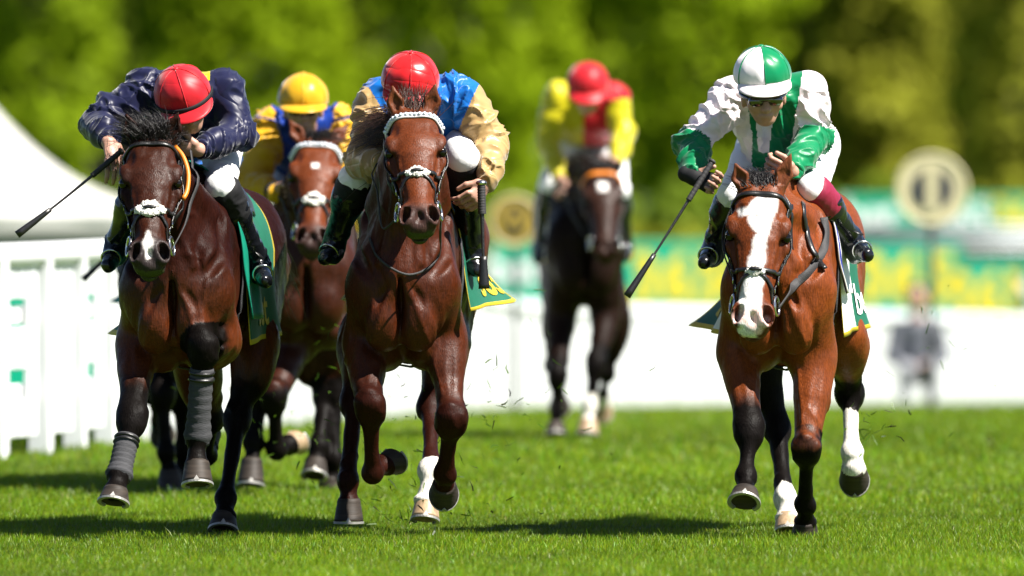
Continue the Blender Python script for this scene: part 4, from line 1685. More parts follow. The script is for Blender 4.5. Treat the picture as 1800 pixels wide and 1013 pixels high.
def build_ground():
    ys = np.concatenate([np.linspace(-40, 36, 8), np.linspace(38, 62, 13), np.linspace(63, 140, 60), np.array([170, 250, 400, 800, 2500])])
    xs = np.concatenate([[-1500, -400, -120, -40], np.linspace(-20, 20, 21), [40, 120, 400, 1500]])
    X, Y = np.meshgrid(xs, ys)
    V = np.stack([X, Y, gz(Y)], -1).reshape(-1, 3)
    nx = len(xs)
    F = np.array([(j * nx + i, j * nx + i + 1, (j + 1) * nx + i + 1, (j + 1) * nx + i) for j in range(len(ys) - 1) for i in range(nx - 1)])
    m = bpy.data.materials.new('turf')
    m.use_nodes = True
    N, L = m.node_tree.nodes, m.node_tree.links
    b = N['Principled BSDF']
    b.inputs['Roughness'].default_value = .8
    b.inputs['Specular IOR Level'].default_value = .15
    tc = N.new('ShaderNodeTexCoord')
    n1 = N.new('ShaderNodeTexNoise')
    n1.inputs['Scale'].default_value = .9
    n1.inputs['Detail'].default_value = 5
    L.new(tc.outputs['Object'], n1.inputs['Vector'])
    n2 = N.new('ShaderNodeTexNoise')
    n2.inputs['Scale'].default_value = 40
    n2.inputs['Detail'].default_value = 3
    L.new(tc.outputs['Object'], n2.inputs['Vector'])
    mx = N.new('ShaderNodeMath')
    mx.operation = 'MULTIPLY_ADD'
    mx.inputs[1].default_value = .45
    L.new(n2.outputs['Fac'], mx.inputs[0])
    sc_ = N.new('ShaderNodeMath')
    sc_.operation = 'MULTIPLY'
    sc_.inputs[1].default_value = .6
    L.new(n1.outputs['Fac'], sc_.inputs[0])
    L.new(sc_.outputs[0], mx.inputs[2])
    cr = N.new('ShaderNodeValToRGB')
    cr.color_ramp.elements[0].position = .32
    cr.color_ramp.elements[0].color = (.034, .068, .0025, 1)
    cr.color_ramp.elements[1].position = .72
    cr.color_ramp.elements[1].color = (.070, .118, .005, 1)
    L.new(mx.outputs[0], cr.inputs['Fac'])
    L.new(cr.outputs[0], b.inputs['Base Color'])
    o = obj('ground', V, F, m)
    tag(o, kind='structure')


build_ground()


def build_grass():
    """turf blades: dense where the lens is sharp, thinner towards the far rail"""
    r = np.random.default_rng(3)
    P, Hh, Wd = [], [], []
    for y0, y1, dens, hh, ww in ((39.6, 43, 4200, .025, .0030), (43, 48, 5600, .024, .0028), (48, 54, 2000, .028, .0048), (54, 66, 700, .036, .0085), (66, 104, 150, .05, .016)):
        half0 = 1120 / FPX
        area = (y1 ** 2 - y0 ** 2) * half0
        n = int(area * dens)
        y = np.sqrt(r.uniform(y0 ** 2, y1 ** 2, n))
        x = r.uniform(-1, 1, n) * half0 * y
        P.append(np.stack([x, y], 1))
        Hh.append(hh * r.uniform(.45, 1.25, n))
        Wd.append(ww * r.uniform(.7, 1.3, n))
    P, Hh, Wd = np.concatenate(P), np.concatenate(Hh), np.concatenate(Wd)
    n = len(P)
    Q3 = np.stack([P[:, 0], P[:, 1], np.zeros(n)], 1)
    patch = fnoise(Q3, 1.3, 2) * .45 + fnoise(Q3, 6, 8, 2) * .4 + fnoise(Q3 * np.array([.5, .22, 1]), 1.0, 14, 2) * .5
    Hh = Hh * (1 + .35 * patch)
    # a few longer tufts
    Hh[r.random(n) < .012] *= 1.8
    B = np.stack([P[:, 0], P[:, 1], gz(P[:, 1]) - .004], 1)
    an = r.uniform(0, 2 * math.pi, n)
    sd = np.stack([np.cos(an), np.sin(an), np.zeros(n)], 1)
    le = r.normal(0, .32, (n, 2)) + np.array([.05, 0])
    lean = np.stack([le[:, 0], le[:, 1], np.zeros(n)], 1) * Hh[:, None]
    up = np.stack([np.zeros(n), np.zeros(n), Hh], 1)
    V = np.stack([B - sd * Wd[:, None] * .5, B + sd * Wd[:, None] * .5,
                  B + up * .55 + lean * .35 + sd * Wd[:, None] * .38, B + up * .55 + lean * .35 - sd * Wd[:, None] * .38,
                  B + up + lean + sd * Wd[:, None] * .05, B + up + lean - sd * Wd[:, None] * .05], 1).reshape(-1, 3)
    i = np.arange(n)[:, None] * 6
    F = np.stack([np.concatenate([i, i + 1, i + 2, i + 3], 1), np.concatenate([i + 3, i + 2, i + 4, i + 5], 1)], 1).reshape(-1, 4)
    base = np.array([.142, .235, .006])
    C = base * (1 + .42 * patch[:, None] + r.normal(0, .22, (n, 1))) 
    C[:, 0] *= 1 + r.normal(.05, .22, n)
    dry = r.random(n) < .03
    C[dry] = np.array([.20, .19, .07]) * r.uniform(.7, 1.2, (dry.sum(), 1))
    C = np.clip(np.repeat(C, 6, 0), .005, .9)
    m = material('grass_blade', (.1, .2, .01), rough=.45, spec=.35, var=.05, attr='coat')
    nt = m.node_tree
    b = nt.nodes['Principled BSDF']
    tr = nt.nodes.new('ShaderNodeBsdfTranslucent')
    mix = nt.nodes.new('ShaderNodeMixShader')
    mix.inputs[0].default_value = .5
    src = b.inputs['Base Color'].links[0].from_socket
    nt.links.new(src, tr.inputs['Color'])
    nt.links.new(b.outputs[0], mix.inputs[1])
    nt.links.new(tr.outputs[0], mix.inputs[2])
    nt.links.new(mix.outputs[0], nt.nodes['Material Output'].inputs['Surface'])
    o = obj('grass', V, F, m, color=C, smooth=False)
    tag(o, 'short mown green turf growing on the race course', 'grass', kind='stuff')
    # turf thrown up by the hooves
    r = np.random.default_rng(8)
    parts = []
    pos = []
    for (cx, cy, sx_, sy_, d, n) in ((760, 830, 75, 90, 45.4, 120), (840, 760, 90, 80, 46, 60), (1530, 760, 30, 25, 46, 40), (560, 700, 60, 70, 48, 40), (640, 780, 60, 60, 46, 30), (1650, 640, 110, 90, 47, 22), (930, 700, 120, 90, 47, 40), (450, 760, 60, 90, 48, 20), (745, 905, 50, 18, 45.2, 60)):
        for _ in range(n):
            pos.append(W(cx + r.normal(0, sx_), cy + r.normal(0, sy_), d + r.normal(0, .5)))
    for p in pos:
        if p[2] < .02:
            continue
        d = r.normal(0, 1, 3)
        d = d / np.linalg.norm(d) * r.uniform(.008, .028)
        w = np.cross(d, r.normal(0, 1, 3))
        w = w / max(np.linalg.norm(w), 1e-6) * r.uniform(.0014, .0034)
        bend = r.normal(0, .003, 3)
        parts.append((np.array([p - d - w, p - d + w, p + w + bend, p + d + w * .3, p + d - w * .3, p - w + bend]), [(0, 1, 2, 5), (5, 2, 3, 4)]))
    V, F = merge(parts)
    cc = np.array([.06, .12, .008]) * r.uniform(.4, 1.4, (len(V) // 6, 1))
    soil = r.random(len(cc)) < .16
    cc[soil] = np.array([.018, .013, .008])
    o = obj('turf_clippings', V, F, m, color=np.repeat(cc, 6, 0), smooth=False)
    tag(o, 'bits of cut grass thrown up by the hooves', 'grass clippings', kind='stuff')


build_grass()

# ------------------------------------------------------------------ horses
BAY = dict(points=(.009, .007, .006))
M_beads = material('diamante', (.55, .60, .66), rough=.2, spec=.8, var=.4, vscale=200)
M_browblue = material('blue_browband', (.10, .16, .32), rough=.5, var=.3, vscale=150)
M_orange = material('orange_strap', (.85, .24, .01), rough=.5, var=.05)
M_white_band = material('white_browband', (.62, .60, .62), rough=.5, var=.25, vscale=120)
M_teal = material('teal_cloth', (.0, .27, .17), rough=.5, spec=.4, var=.06, bump=.2, bscale=30)
M_cream = material('cream_cloth', (.70, .70, .68), rough=.6, var=.05, bump=.25, bscale=30)
M_blueedge = material('blue_cloth', (.02, .03, .35), rough=.55, var=.05)

H1 = Horse(dict(
    label='dark brown racehorse with bandaged forelegs and white sheepskin noseband', D=44.2, yaw=7, chest=308, dz=-.02,
    poll=(266, 232, -.15), muzzle=(262, 460, -.50), hroll=.0, hyaw=.0,
    ear_r=(221, 198, -.12), ear_l=(315, 195, -.12),
    coat=(.021, .0050, .0020), coat2=(.135, .029, .006), headcol=(.036, .0088, .0034), earcol=(.026, .009, .006),
    fr=((243, 598, .22), (231, 735, -.08), (209, 835, -.20), (204, 858, -.25), (200, 884, -.272), (-.05, -.93, .12), dict(wrap=1, w=.128, up=.62)),
    fl=((385, 600, .25), (357, 612, -.10), (347, 768, -.04), (346, 806, -.06), (347, 852, -.09), (0, -1, -.2), dict(wrap=1, w=.128, up=.5)),
    hr=((345, 640, 1.0), (368, 735, 1.15), (362, 800, 1.45), (362, 790, 1.52), (362, 770, 1.58), (0, .4, .9), dict()),
    hl=((452, 600, .95), (418, 735, .85), (396, 876, .60), (394, 902, .55), (392, 932, .52), (0, -1, -.1), dict(up=.55)),
    blaze=((.76, .86, -.010, .003, -.018, .006, .95), (.84, .94, -.020, .008, -.010, .010, .9)), fleece=46, cross=.60, cords=((((308, 258, -.10), (322, 276, -.13), (331, 305, -.17), (329, 335, -.21), (322, 350, -.24)), .009, M_orange, 'orange_tie'),), fleece_size=(.034, .060), lipbounce=.8,
    forelock=((900, .055, .15, (-.15, .1, .9), (-.25, .3, -.35), .0021), (500, .05, .09, (0.1, -.3, .7), (.1, -.1, -.3), .0019)), mane_dir=(-.5, .5, .5),
    reins=(((232, 400, -.1), (215, 320, .05), (206, 268, .08)), ((330, 380, -.1), (338, 300, .02), (335, 265, .08))),
    cloth=dict(mat=M_green, b0=.50, b1=1.12, drop=.36, drop_r=.36, flare=.02, flare_r=.16, sweep=.05, front=.0,
               text=(('bet', 1, .30, .72, .20, M_yellow), ('bet', -1, .30, .70, .2, M_wprint)), pad=(.36, .62, .26, M_teal, M_teal)),
))
H2 = Horse(dict(
    label='chestnut brown racehorse with white browband and one white hind pastern, in the middle', D=44.3, yaw=4, chest=706, dz=-.01,
    poll=(727, 184, -.15), muzzle=(738, 392, -.53),
    ear_r=(689, 148, -.12), ear_l=(766, 146, -.12),
    coat=(.068, .0135, .0033), coat2=(.078, .016, .004), headcol=(.125, .028, .0068), earcol=(.14, .038, .012),
    points=(.026, .006, .0028), hairmat=M_hair_b,
    fr=((640, 605, .20), (650, 715, -.05), (655, 832, .08), (672, 822, .17), (692, 803, .23), (.3, .6, -.6), dict(w=.115)),
    fl=((782, 595, .20), (793, 738, -.02), (783, 835, .14), (781, 850, .19), (780, 862, .27), (0, .25, -1), dict(w=.122, up=.85)),
    hr=((640, 590, .95), (622, 705, .85), (612, 845, .62), (613, 872, .60), (613, 916, .60), (0, -.8, -.5), dict(w=.122)),
    hl=((785, 600, .95), (757, 715, .88), (757, 828, .55), (751, 872, .50), (747, 914, .47), (0, -1, -.2), dict(w=.118, sock=.10, pale=1)),
    blaze=(), fleece=20, cross=.58, fleece_size=(.026, .045), lipbounce=.9, browmat=M_white_band, beads=M_beads, muzdark=.75,
    forelock=((160, .04, .12, (0, .2, .9), (.0, .2, -.1), .0022),), mane_dir=(-1.0, .1, .35), mane_len=.22, mane_n=420, tail_dir=(-.10, 0, .35), tailmat=M_hair,
    reins=(((672, 400, -.15), (668, 330, 0), (690, 290, .08)), ()), reinw=.009,
    extra=((((772, 430), (768, 455), (735, 482), (700, 478), (668, 455), (652, 420)), .010, 'rein'),),
    cloth=dict(mat=M_green, b0=.50, b1=1.14, drop=.24, flare=.11, flare_r=.06, sweep=.02,
               text=(('365', 1, .42, .66, .26, M_yellow), ('365', -1, .3, .66, .24, M_yellow))),
))
H3 = Horse(dict(
    label='bright bay racehorse with a broad white blaze and black lower legs, at the right', D=44.2, yaw=6, chest=1366, dz=-.02,
    poll=(1338, 318, -.15), muzzle=(1322, 574, -.44), hroll=.06,
    ear_r=(1291, 284, -.12), ear_l=(1392, 268, -.12),
    coat=(.195, .042, .0072), coat2=(.205, .046, .008), headcol=(.165, .036, .0068), earcol=(.17, .05, .02),
    fr=((1297, 612, .20), (1317, 756, -.05), (1311, 838, -.14), (1311, 860, -.19), (1308, 886, -.228), (0, -.80, .35), dict(w=.132, up=.72)),
    fl=((1432, 630, .18), (1418, 790, -.02), (1416, 888, .18), (1416, 912, .24), (1415, 938, .28), (0, .0, -1), dict(w=.11, up=.98)),
    hr=((1330, 600, .9), (1366, 750, .88), (1380, 876, .62), (1383, 902, .58), (1385, 934, .55), (0, -1, -.1), dict(sock=.12, pale=1, w=.112, up=.2)),
    hl=((1480, 590, .95), (1494, 690, 1.22), (1497, 795, 1.06), (1500, 818, 1.02), (1502, 838, 1.12), (0, -.5, -.85), dict(sock=.62, w=.125, up=.6)),
    blaze=((.10, .20, -.010, .058, -.050, .058, 1), (.18, .25, -.080, .054, -.056, .050, 1), (.24, .38, -.044, .046, -.010, .036, 1), (.37, .62, -.010, .036, -.030, .026, 1), (.61, .80, -.034, .034, -.048, .026, 1), (.78, 1.05, -.048, .024, -.050, .016, 1)),
    pinknose=.9, muzdark=.45, fleece=24, cross=.62, fleece_size=(.024, .034),
    forelock=((420, .045, .075, (-.15, .3, .8), (-.3, .5, -.2), .0026),), mane_dir=(-.2, .6, .3), mane_len=.06, tail_dir=(-.25, 0, -.1), tail_n=150,
    reins=(((1290, 500, -.2), (1270, 420, 0), (1300, 330, .1)), ()), reinw=.022,
    extra=((((1380, 512), (1412, 488), (1440, 452), (1453, 418), (1447, 385)), .034, 'rein'), (((1411, 358), (1416, 400), (1428, 440), (1450, 474)), .022, 'neck_strap')),
    cloth=dict(mat=M_green, b0=.50, b1=1.12, drop=.33, flare=.04, flare_r=.15, sweep=.04, front=.58, frontmat=M_cream,
               text=(('bet', 1, .62, .70, .20, M_wprint), ('365', -1, .35, .68, .24, M_yellow)), pad=(.36, .60, .16, M_cream, M_blueedge)),
))
H4 = Horse(dict(
    label='bay racehorse with a small white star, running behind between two leaders', D=49.5, yaw=2, chest=540, dz=-.03,
    poll=(557, 238, -.15), muzzle=(548, 428, -.50), hroll=-.03, h=.009,
    ear_r=(507, 208, -.10), ear_l=(614, 217, -.05),
    coat=(.045, .010, .003), coat2=(.04, .009, .003), headcol=(.130, .029, .007), earcol=(.13, .032, .010),
    fr=((500, 600, .25), (456, 690, .10), (446, 778, .05), (443, 800, .03), (440, 852, .0), (0, -.8, -.6), dict(w=.125)),
    fl=((520, 600, .25), (482, 700, -.05), (486, 790, .05), (503, 786, .13), (522, 770, .2), (.3, .6, -.5), dict(w=.115, pale=1, up=1.1)),
    hr=((540, 590, .95), (573, 690, .95), (560, 785, .80), (556, 806, .78), (552, 838, .74), (0, -1, -.1), dict(w=.125)),
    hl=((585, 590, .95), (591, 690, .95), (585, 808, .85), (582, 830, .85), (579, 872, .87), (0, -.7, -.7), dict(w=.125)),
    blaze=((.27, .32, -.016, .016, -.012, .012, 1),), fleece=30, cross=.60, fleece_size=(.036, .048), browmat=M_white_band, beads=M_beads, muzdark=.8,
    forelock=((200, .04, .09, (.25, -.1, .5), (.3, .0, -.4), .003),), mane_dir=(.6, .3, .2), fine=False,
    reins=(((505, 380, -.1), (497, 345, .05)), ((596, 380, -.1), (602, 340, .05))),
    cloth=dict(mat=M_green, drop=.3),
))
H5 = Horse(dict(
    label='black racehorse with orange browband and white star, out of focus at the back', D=58.8, yaw=-2, chest=1030, dz=-.0, wide=.74, leg=.84,
    poll=(1058, 292, -.15), muzzle=(1066, 442, -.48), h=.011, hroll=-.03,
    ear_r=(1022, 268, -.10), ear_l=(1095, 280, -.10),
    coat=(.012, .007, .005), coat2=(.020, .009, .006), headcol=(.032, .012, .007), muzdark=.0,
    fr=((985, 560, .22), (980, 665, .0), (978, 728, .02), (977, 742, .02), (977, 764, .0), (0, -1, -.2), dict()),
    fl=((1066, 555, .20), (1047, 640, -.05), (1037, 715, -.10), (1035, 735, -.12), (1033, 764, -.14), (0, -1, .0), dict(sock=.3, pale=1)),
    hr=((985, 560, .95), (972, 640, 1.2), (982, 690, 1.4), (983, 700, 1.45), (984, 712, 1.5), (0, .3, -.9), dict()),
    hl=((1080, 560, .95), (1066, 655, 1.0), (1060, 700, 1.15), (1059, 708, 1.2), (1058, 722, 1.25), (0, -.5, -.8), dict(sock=.1, pale=1)),
    blaze=((.20, .30, -.025, .025, -.02, .02, 1),), browmat=M_orange, fine=False, noseband=False,
    forelock=((140, .04, .09, (-.1, 0, .8), (0, .2, -.2), .003),), mane_n=200,
    reins=(((1020, 400, -.1), (995, 340, .05)), ((1088, 400, -.1), (1085, 300, .05))),
    cloth=dict(mat=M_cream, trim=M_yellow, drop=.22, flare=.01, flare_r=.01, b0=.4, b1=.8, girth=False), tail_dir=(-.3, 0, -.1), tail_n=150,
))
H6 = Horse(dict(
    label='black racehorse almost hidden behind the dark brown leader, only its legs showing', D=50.2, yaw=5, chest=292, dz=-.08,
    poll=(280, 262, -.15), muzzle=(282, 440, -.50), h=.012,
    ear_r=(258, 238, -.10), ear_l=(302, 238, -.10),
    coat=(.014, .010, .008), coat2=(.014, .010, .009), headcol=(.02, .012, .008),
    fr=((272, 600, .25), (285, 690, .0), (292, 795, -.02), (297, 822, -.02), (300, 858, -.02), (0, -1, -.2), dict()),
    fl=((330, 600, .25), (318, 700, .3), (322, 790, .42), (320, 822, .44), (318, 850, .46), (0, -1, -.2), dict()),
    hr=((285, 600, .95), (270, 690, 1.2), (282, 740, 1.45), (284, 750, 1.5), (286, 760, 1.55), (0, .3, -.9), dict()),
    hl=((345, 600, .95), (340, 690, 1.2), (345, 740, 1.45), (345, 750, 1.5), (345, 760, 1.55), (0, .3, -.9), dict()),
    fine=False, noseband=False, mane_n=150, tail_n=150, reins=((), ()),
    cloth=dict(mat=M_teal, trim=M_teal, drop=.26, flare=.04, flare_r=.11, girth=False),
))

# ------------------------------------------------------------------ jockeys
S_navy = silk('navy_silk', (.009, .011, .050), 0.41)
S_red = silk('red_silk', (.62, .012, .022), 0.45, .35)
S_red2 = silk('bright_red_silk', (.66, .014, .018), .30, .8)
S_blue = silk('sky_blue_silk', (.005, .16, .60), 0.37)
S_gold = silk('gold_silk', (.52, .34, .14), 0.37)
S_green = silk('emerald_silk', (.0, .235, .085), 0.39)
S_white = silk('white_silk', (.72, .63, .66), .42)
S_yel = silk('yellow_silk', (.78, .42, .012), 0.43)
S_royal = silk('royal_blue_silk', (.008, .045, .33), .34)
S_lemon = silk('lemon_silk', (.66, .58, .010), .36)


def col_navy(jk, c, ow):
    m = (ow == 1) & (c[:, 2] > jk.J['shL'][2] + .035) & (np.abs(c[:, 0] - lerp(jk.J['shR'], jk.J['shL'], .72)[0]) < .035)
    return m.astype(int)


def col_sleeve(jk, c, ow):
    """body colour runs out to the shoulder seam"""
    m = (ow >= 2).astype(int)
    J = jk.J
    s0 = lerp(J['shR'], J['shL'], .5)
    for o, k in ((2, 'R'), (4, 'L')):
        d = nrm(nrm(J['sh' + k] - s0) + .7 * nrm(J['el' + k] - J['sh' + k]))
        m[(ow == o) & ((c - J['sh' + k]) @ d < jk.sp.get('seam', .035))] = 0
    return m


def col_green(jk, c, ow):
    J = jk.J
    m = np.zeros(len(c), int)
    m[(ow == 2) | (ow == 4)] = 1
    for k in 'RL':
        d = nrm(nrm(J['sh' + k] - lerp(J['shR'], J['shL'], .5)) + .25 * nrm(J['el' + k] - J['sh' + k]))
        m[(ow == 1) & ((c - J['sh' + k]) @ d > -.030)] = 1
    ctr = lerp(J['shR'], J['shL'], .5)
    z = c[:, 2] - ctr[2]
    x = c[:, 0] - J['head'][0] - .01
    m[(ow == 1) & (np.abs(x) < .030 + .10 * (z + .13)) & (z < -.05) & (z > -.24) & (c[:, 1] < ctr[1] + .05)] = 1
    m[(ow == 1) & (z < -.13 - .25 * np.abs(x)) & (x < -.045)] = 1
    return m


def col_half(jk, c, ow):
    J = jk.J
    m = np.zeros(len(c), int)
    x = c[:, 0] - lerp(J['shR'], J['shL'], .5)[0]
    m[(ow == 1) & (x > -.01)] = 1
    return m


J1 = Jockey(dict(
    label='jockey in navy silks and plain red cap bowed low, whip in right hand', j=dict(
        head=(322, 168, .14), shR=(255, 160, .44), elR=(172, 222, .36), wrR=(190, 248, .10), shL=(392, 158, .46), elL=(420, 232, .42), wrL=(352, 264, .16),
        hipR=(300, 205, .95), hipL=(392, 210, .95), kneeR=(245, 335, .45), kneeL=(388, 330, .30), ankR=(203, 432, .60), ankL=(455, 462, .58), toeR=(190, 468, .45), toeL=(466, 494, .42)),
    crown=(-.24, -.46, .86), face=(.15, -.9, -.35), silks=[S_navy, S_lemon], colour=col_navy, puff=1.03, cuffmat=S_navy,
    handR=dict(d=(.30, -.45, -.75), lat=(-.75, -.5, -.2), curl=(.25, .45, .35), spread=5, sc=1.08, thumb=-1),
    handL=dict(d=(-.9, -.3, .05), lat=(.1, -.5, .8), curl=(.9, 1.1, .7), sc=1.0),
    capmat=[S_red], capband=True, stocking='L', stockmat=M_black, capscale=1.0, peakdrop=.22, boot0=.12), H1)
J2 = Jockey(dict(
    label='jockey in sky blue silks with gold sleeves and shiny red cap', j=dict(
        head=(721, 146, .16), shR=(668, 172, .44), elR=(638, 285, .34), wrR=(672, 285, .10), shL=(815, 172, .46), elL=(866, 258, .42), wrL=(856, 322, .22),
        hipR=(695, 200, .95), hipL=(795, 205, .95), kneeR=(625, 318, .42), kneeL=(815, 280, .30), ankR=(588, 425, .60), ankL=(828, 440, .60), toeR=(572, 455, .52), toeL=(838, 476, .55)),
    crown=(.04, -.36, .93), face=(0, -.9, -.4), silks=[S_blue, S_gold], colour=col_sleeve, puff=1.03, cuffmat=S_gold,
    handR=dict(d=(.9, -.3, .1), lat=(-.1, -.5, .8), curl=(.8, 1.0, .7), cuffband=M_gold),
    handL=dict(d=(-.55, -.35, -.65), lat=(-.1, -.1, .95), curl=(.75, .55, .35), sc=1.08),
    capmat=[S_red2], boot0=.1, stocking='RL', stockmat=M_black, stock0=.07, thigh=1.0, capscale=1.03), H2)
J3 = Jockey(dict(
    label='jockey in emerald and white silks with quartered cap and dark goggles', j=dict(
        head=(1341, 154, .16), shR=(1292, 170, .44), elR=(1218, 252, .34), wrR=(1217, 310, .13), shL=(1418, 160, .46), elL=(1432, 240, .42), wrL=(1395, 303, .20),
        hipR=(1338, 262, .92), hipL=(1432, 255, .90), kneeR=(1290, 345, .45), kneeL=(1428, 332, .28), ankR=(1255, 432, .60), ankL=(1503, 428, .56), toeR=(1238, 462, .45), toeL=(1524, 448, .40)),
    capup=.050, capscale=1.02, crown=(-.05, -.20, .97), face=(.08, -.95, -.22), silks=[S_green, S_white], colour=col_green, puff=.98, goggles=True, belly=.13, cuffmat=S_green,
    handR=dict(d=(.80, -.45, -.30), lat=(.35, .2, .85), curl=(.55, .85, .5), sc=1.08, glove=True),
    handL=dict(d=(-.7, -.5, .1), lat=(.1, -.5, .8), curl=(.8, 1.0, .7)),
    capmat=[silk('emerald_cap_silk', (.0, .235, .085), .30, .35), silk('white_cap_silk', (.74, .69, .71), .38, .35)], capcol=lambda th, v: (1 if v > .90 else int((th / (math.pi / 2)) % 2 >= 1)), peakmat=S_white, peakdrop=.42,
    stocking='L', stockmat=M_band_m, boot0=.16, thigh=1.02), H3)
J4 = Jockey(dict(
    label='jockey in royal blue silks with yellow sleeves and yellow cap', j=dict(
        head=(533, 178, .16), shR=(478, 222, .44), elR=(438, 322, .36), wrR=(482, 338, .10), shL=(592, 222, .44), elL=(622, 300, .38), wrL=(600, 335, .10),
        hipR=(500, 270, .9), hipL=(578, 270, .9), kneeR=(490, 360, .45), kneeL=(610, 360, .45), ankR=(465, 465, .66), ankL=(620, 465, .66), toeR=(460, 490, .52), toeL=(622, 490, .52)),
    crown=(0, -.10, .99), face=(0, -.97, -.15), silks=[S_royal, S_yel], colour=col_sleeve, puff=1.0, fine=True, cuffmat=M_black,
    handR=dict(d=(.85, -.4, .05), lat=(-.1, -.5, .8)), handL=dict(d=(-.8, -.4, .05), lat=(.1, -.5, .8)),
    capmat=[silk('yellow_cap_silk', (.78, .42, .012), .34, .3)], goggles=True, peakdrop=.25, seam=-.035), H4)
J5 = Jockey(dict(
    label='jockey in yellow and red silks with red cap, out of focus at the back', j=dict(
        head=(1033, 150, .16), shR=(982, 172, .44), elR=(963, 250, .42), wrR=(984, 315, .14), shL=(1078, 172, .44), elL=(1096, 235, .40), wrL=(1084, 285, .16),
        hipR=(1004, 232, .80), hipL=(1066, 232, .80), kneeR=(968, 325, .45), kneeL=(1085, 335, .45), ankR=(952, 430, .68), ankL=(1098, 430, .68), toeR=(945, 455, .52), toeL=(1100, 452, .52)),
    crown=(.02, -.30, .95), face=(-.03, -.93, -.3), silks=[S_lemon, S_red], colour=col_half, puff=.9, fine=False, belly=.05, cuffmat=S_lemon,
    handR=dict(d=(.3, -.4, -.8), lat=(.5, -.5, .3)), handL=dict(d=(-.5, -.4, -.3), lat=(.1, -.5, .8)),
    capmat=[S_red], goggles=True), H5)
J6 = Jockey(dict(
    label='jockey in blue almost hidden behind the navy jockey', j=dict(
        head=(325, 195, .16), shR=(280, 215, .44), elR=(250, 290, .40), wrR=(255, 320, .14), shL=(375, 215, .44), elL=(395, 285, .40), wrL=(340, 320, .14),
        hipR=(295, 260, .9), hipL=(365, 260, .9), kneeR=(245, 370, .45), kneeL=(370, 370, .45), ankR=(222, 450, .68), ankL=(385, 450, .68), toeR=(215, 475, .52), toeL=(385, 475, .52)),
    crown=(0, -.3, .95), face=(0, -.93, -.3), silks=[S_blue], colour=lambda jk, c, ow: np.zeros(len(c), int), fine=False,
    handR=dict(d=(.3, -.4, -.5), lat=(.5, -.5, .3)), handL=dict(d=(-.5, -.4, -.3), lat=(.1, -.5, .8)), capmat=[S_blue]), H6)

whip(W(213, 266, 44.22), W(30, 413, 44.12), 'black riding whip held out low by the navy jockey')
whip(W(846, 322, 44.36), W(851, 508, 44.34), 'black riding whip hanging straight down from the gold-sleeved hand', r=1.45)
whip(W(1252, 284, 44.26), W(1102, 521, 44.12), 'long riding whip held at a slant by the green and white jockey')
whip(W(262, 375, 50.6), W(146, 492, 50.5), 'riding whip tip poking out beside the dark brown leader')


# ------------------------------------------------------------------ running rail
def ground_depth(py):
    D = np.linspace(41, 128, 4000)
    y = 237 + (EYE - gz(D)) * FPX / D
    return float(np.interp(-py, -y, D))


M_rail = material('white_rail_plastic', (.66, .67, .68), rough=.45, var=.04, vscale=6)


def build_rail():
    ctrl = [(-160, 818), (35, 802), (170, 785), (300, 770), (430, 758), (700, 738), (880, 724), (1200, 718), (1500, 714), (1960, 706)]
    pts = []
    for x, y in ctrl:
        D = ground_depth(y)
        pts.append(W(x, y, D))
    pts = np.array(pts)
    P = spline(list(pts), 400)
    P[:, 2] = gz(P[:, 1])
    s = np.concatenate([[0], np.cumsum(np.linalg.norm(np.diff(P, axis=0), axis=1))])
    at = lambda u: np.array([np.interp(u, s, P[:, i]) for i in range(3)])
    root = empty('running_rail', tuple(P[0]), 'white picketed running rail curving along the back of the course', 'rail')
    L = s[-1]
    Hh = 1.02
    sub = np.linspace(0, L, 140)
    Q = np.array([at(u) for u in sub])
    drop = .13 * sstep(80, 100, Q[:, 1])
    obj('top_rail', *tube(Q + np.stack([0 * drop, 0 * drop, Hh - .05 - drop], 1), .058, 12), M_rail, root)
    for z in (.30, .68):      # behind the pickets
        Nn = np.cross(np.gradient(Q, axis=0), A(0, 0, 1))
        Nn /= np.linalg.norm(Nn, axis=1)[:, None]
        obj('cross_rail', *ribbon(Q + A(0, 0, z) - Nn * .035, Nn, .09, .012), M_rail, root, smooth=False)
    u = 0.4
    k = 0
    mesh_cache = {}
    while u < L:
        p, q = at(u), at(min(u + .05, L))
        an = math.atan2(q[1] - p[1], q[0] - p[0])
        near = p[1] < 90
        if k % (4 if near else 12) == 0:
            V, F = boxm(A(0, 0, Hh / 2 - .03 - (0 if near else .06)), .10, .10, Hh + .02 - (0 if near else .12), 0, .012)
            nm = 'post'
        else:
            nm = 'picket'
            if near and k % 8 in (5, 6):       # short boards with slots between them
                pieces = [(.18, .18), (.52, .20), (.85, .18)]
            elif near:
                pieces = [(.515, .85)]
            else:
                pieces = [(.43, .78)]
        for zc, hh in ([(None, None)] if nm == 'post' else pieces):
            key = (nm, near, zc)
            if key not in mesh_cache:
                if nm == 'picket':
                    V, F = boxm(A(0, 0, zc), .175 if near else .105, .022, hh, 0, .006)
                mesh_cache[key] = mesh_data(nm, V, F, M_rail, smooth=False)
            o = bpy.data.objects.new(nm, mesh_cache[key])
            o.parent = root
            o.location = Vector(p - np.array(root.location))
            o.rotation_euler = (0, 0, an)
            COL.objects.link(o)
        u += .2 if near else .135
        k += 1


build_rail()

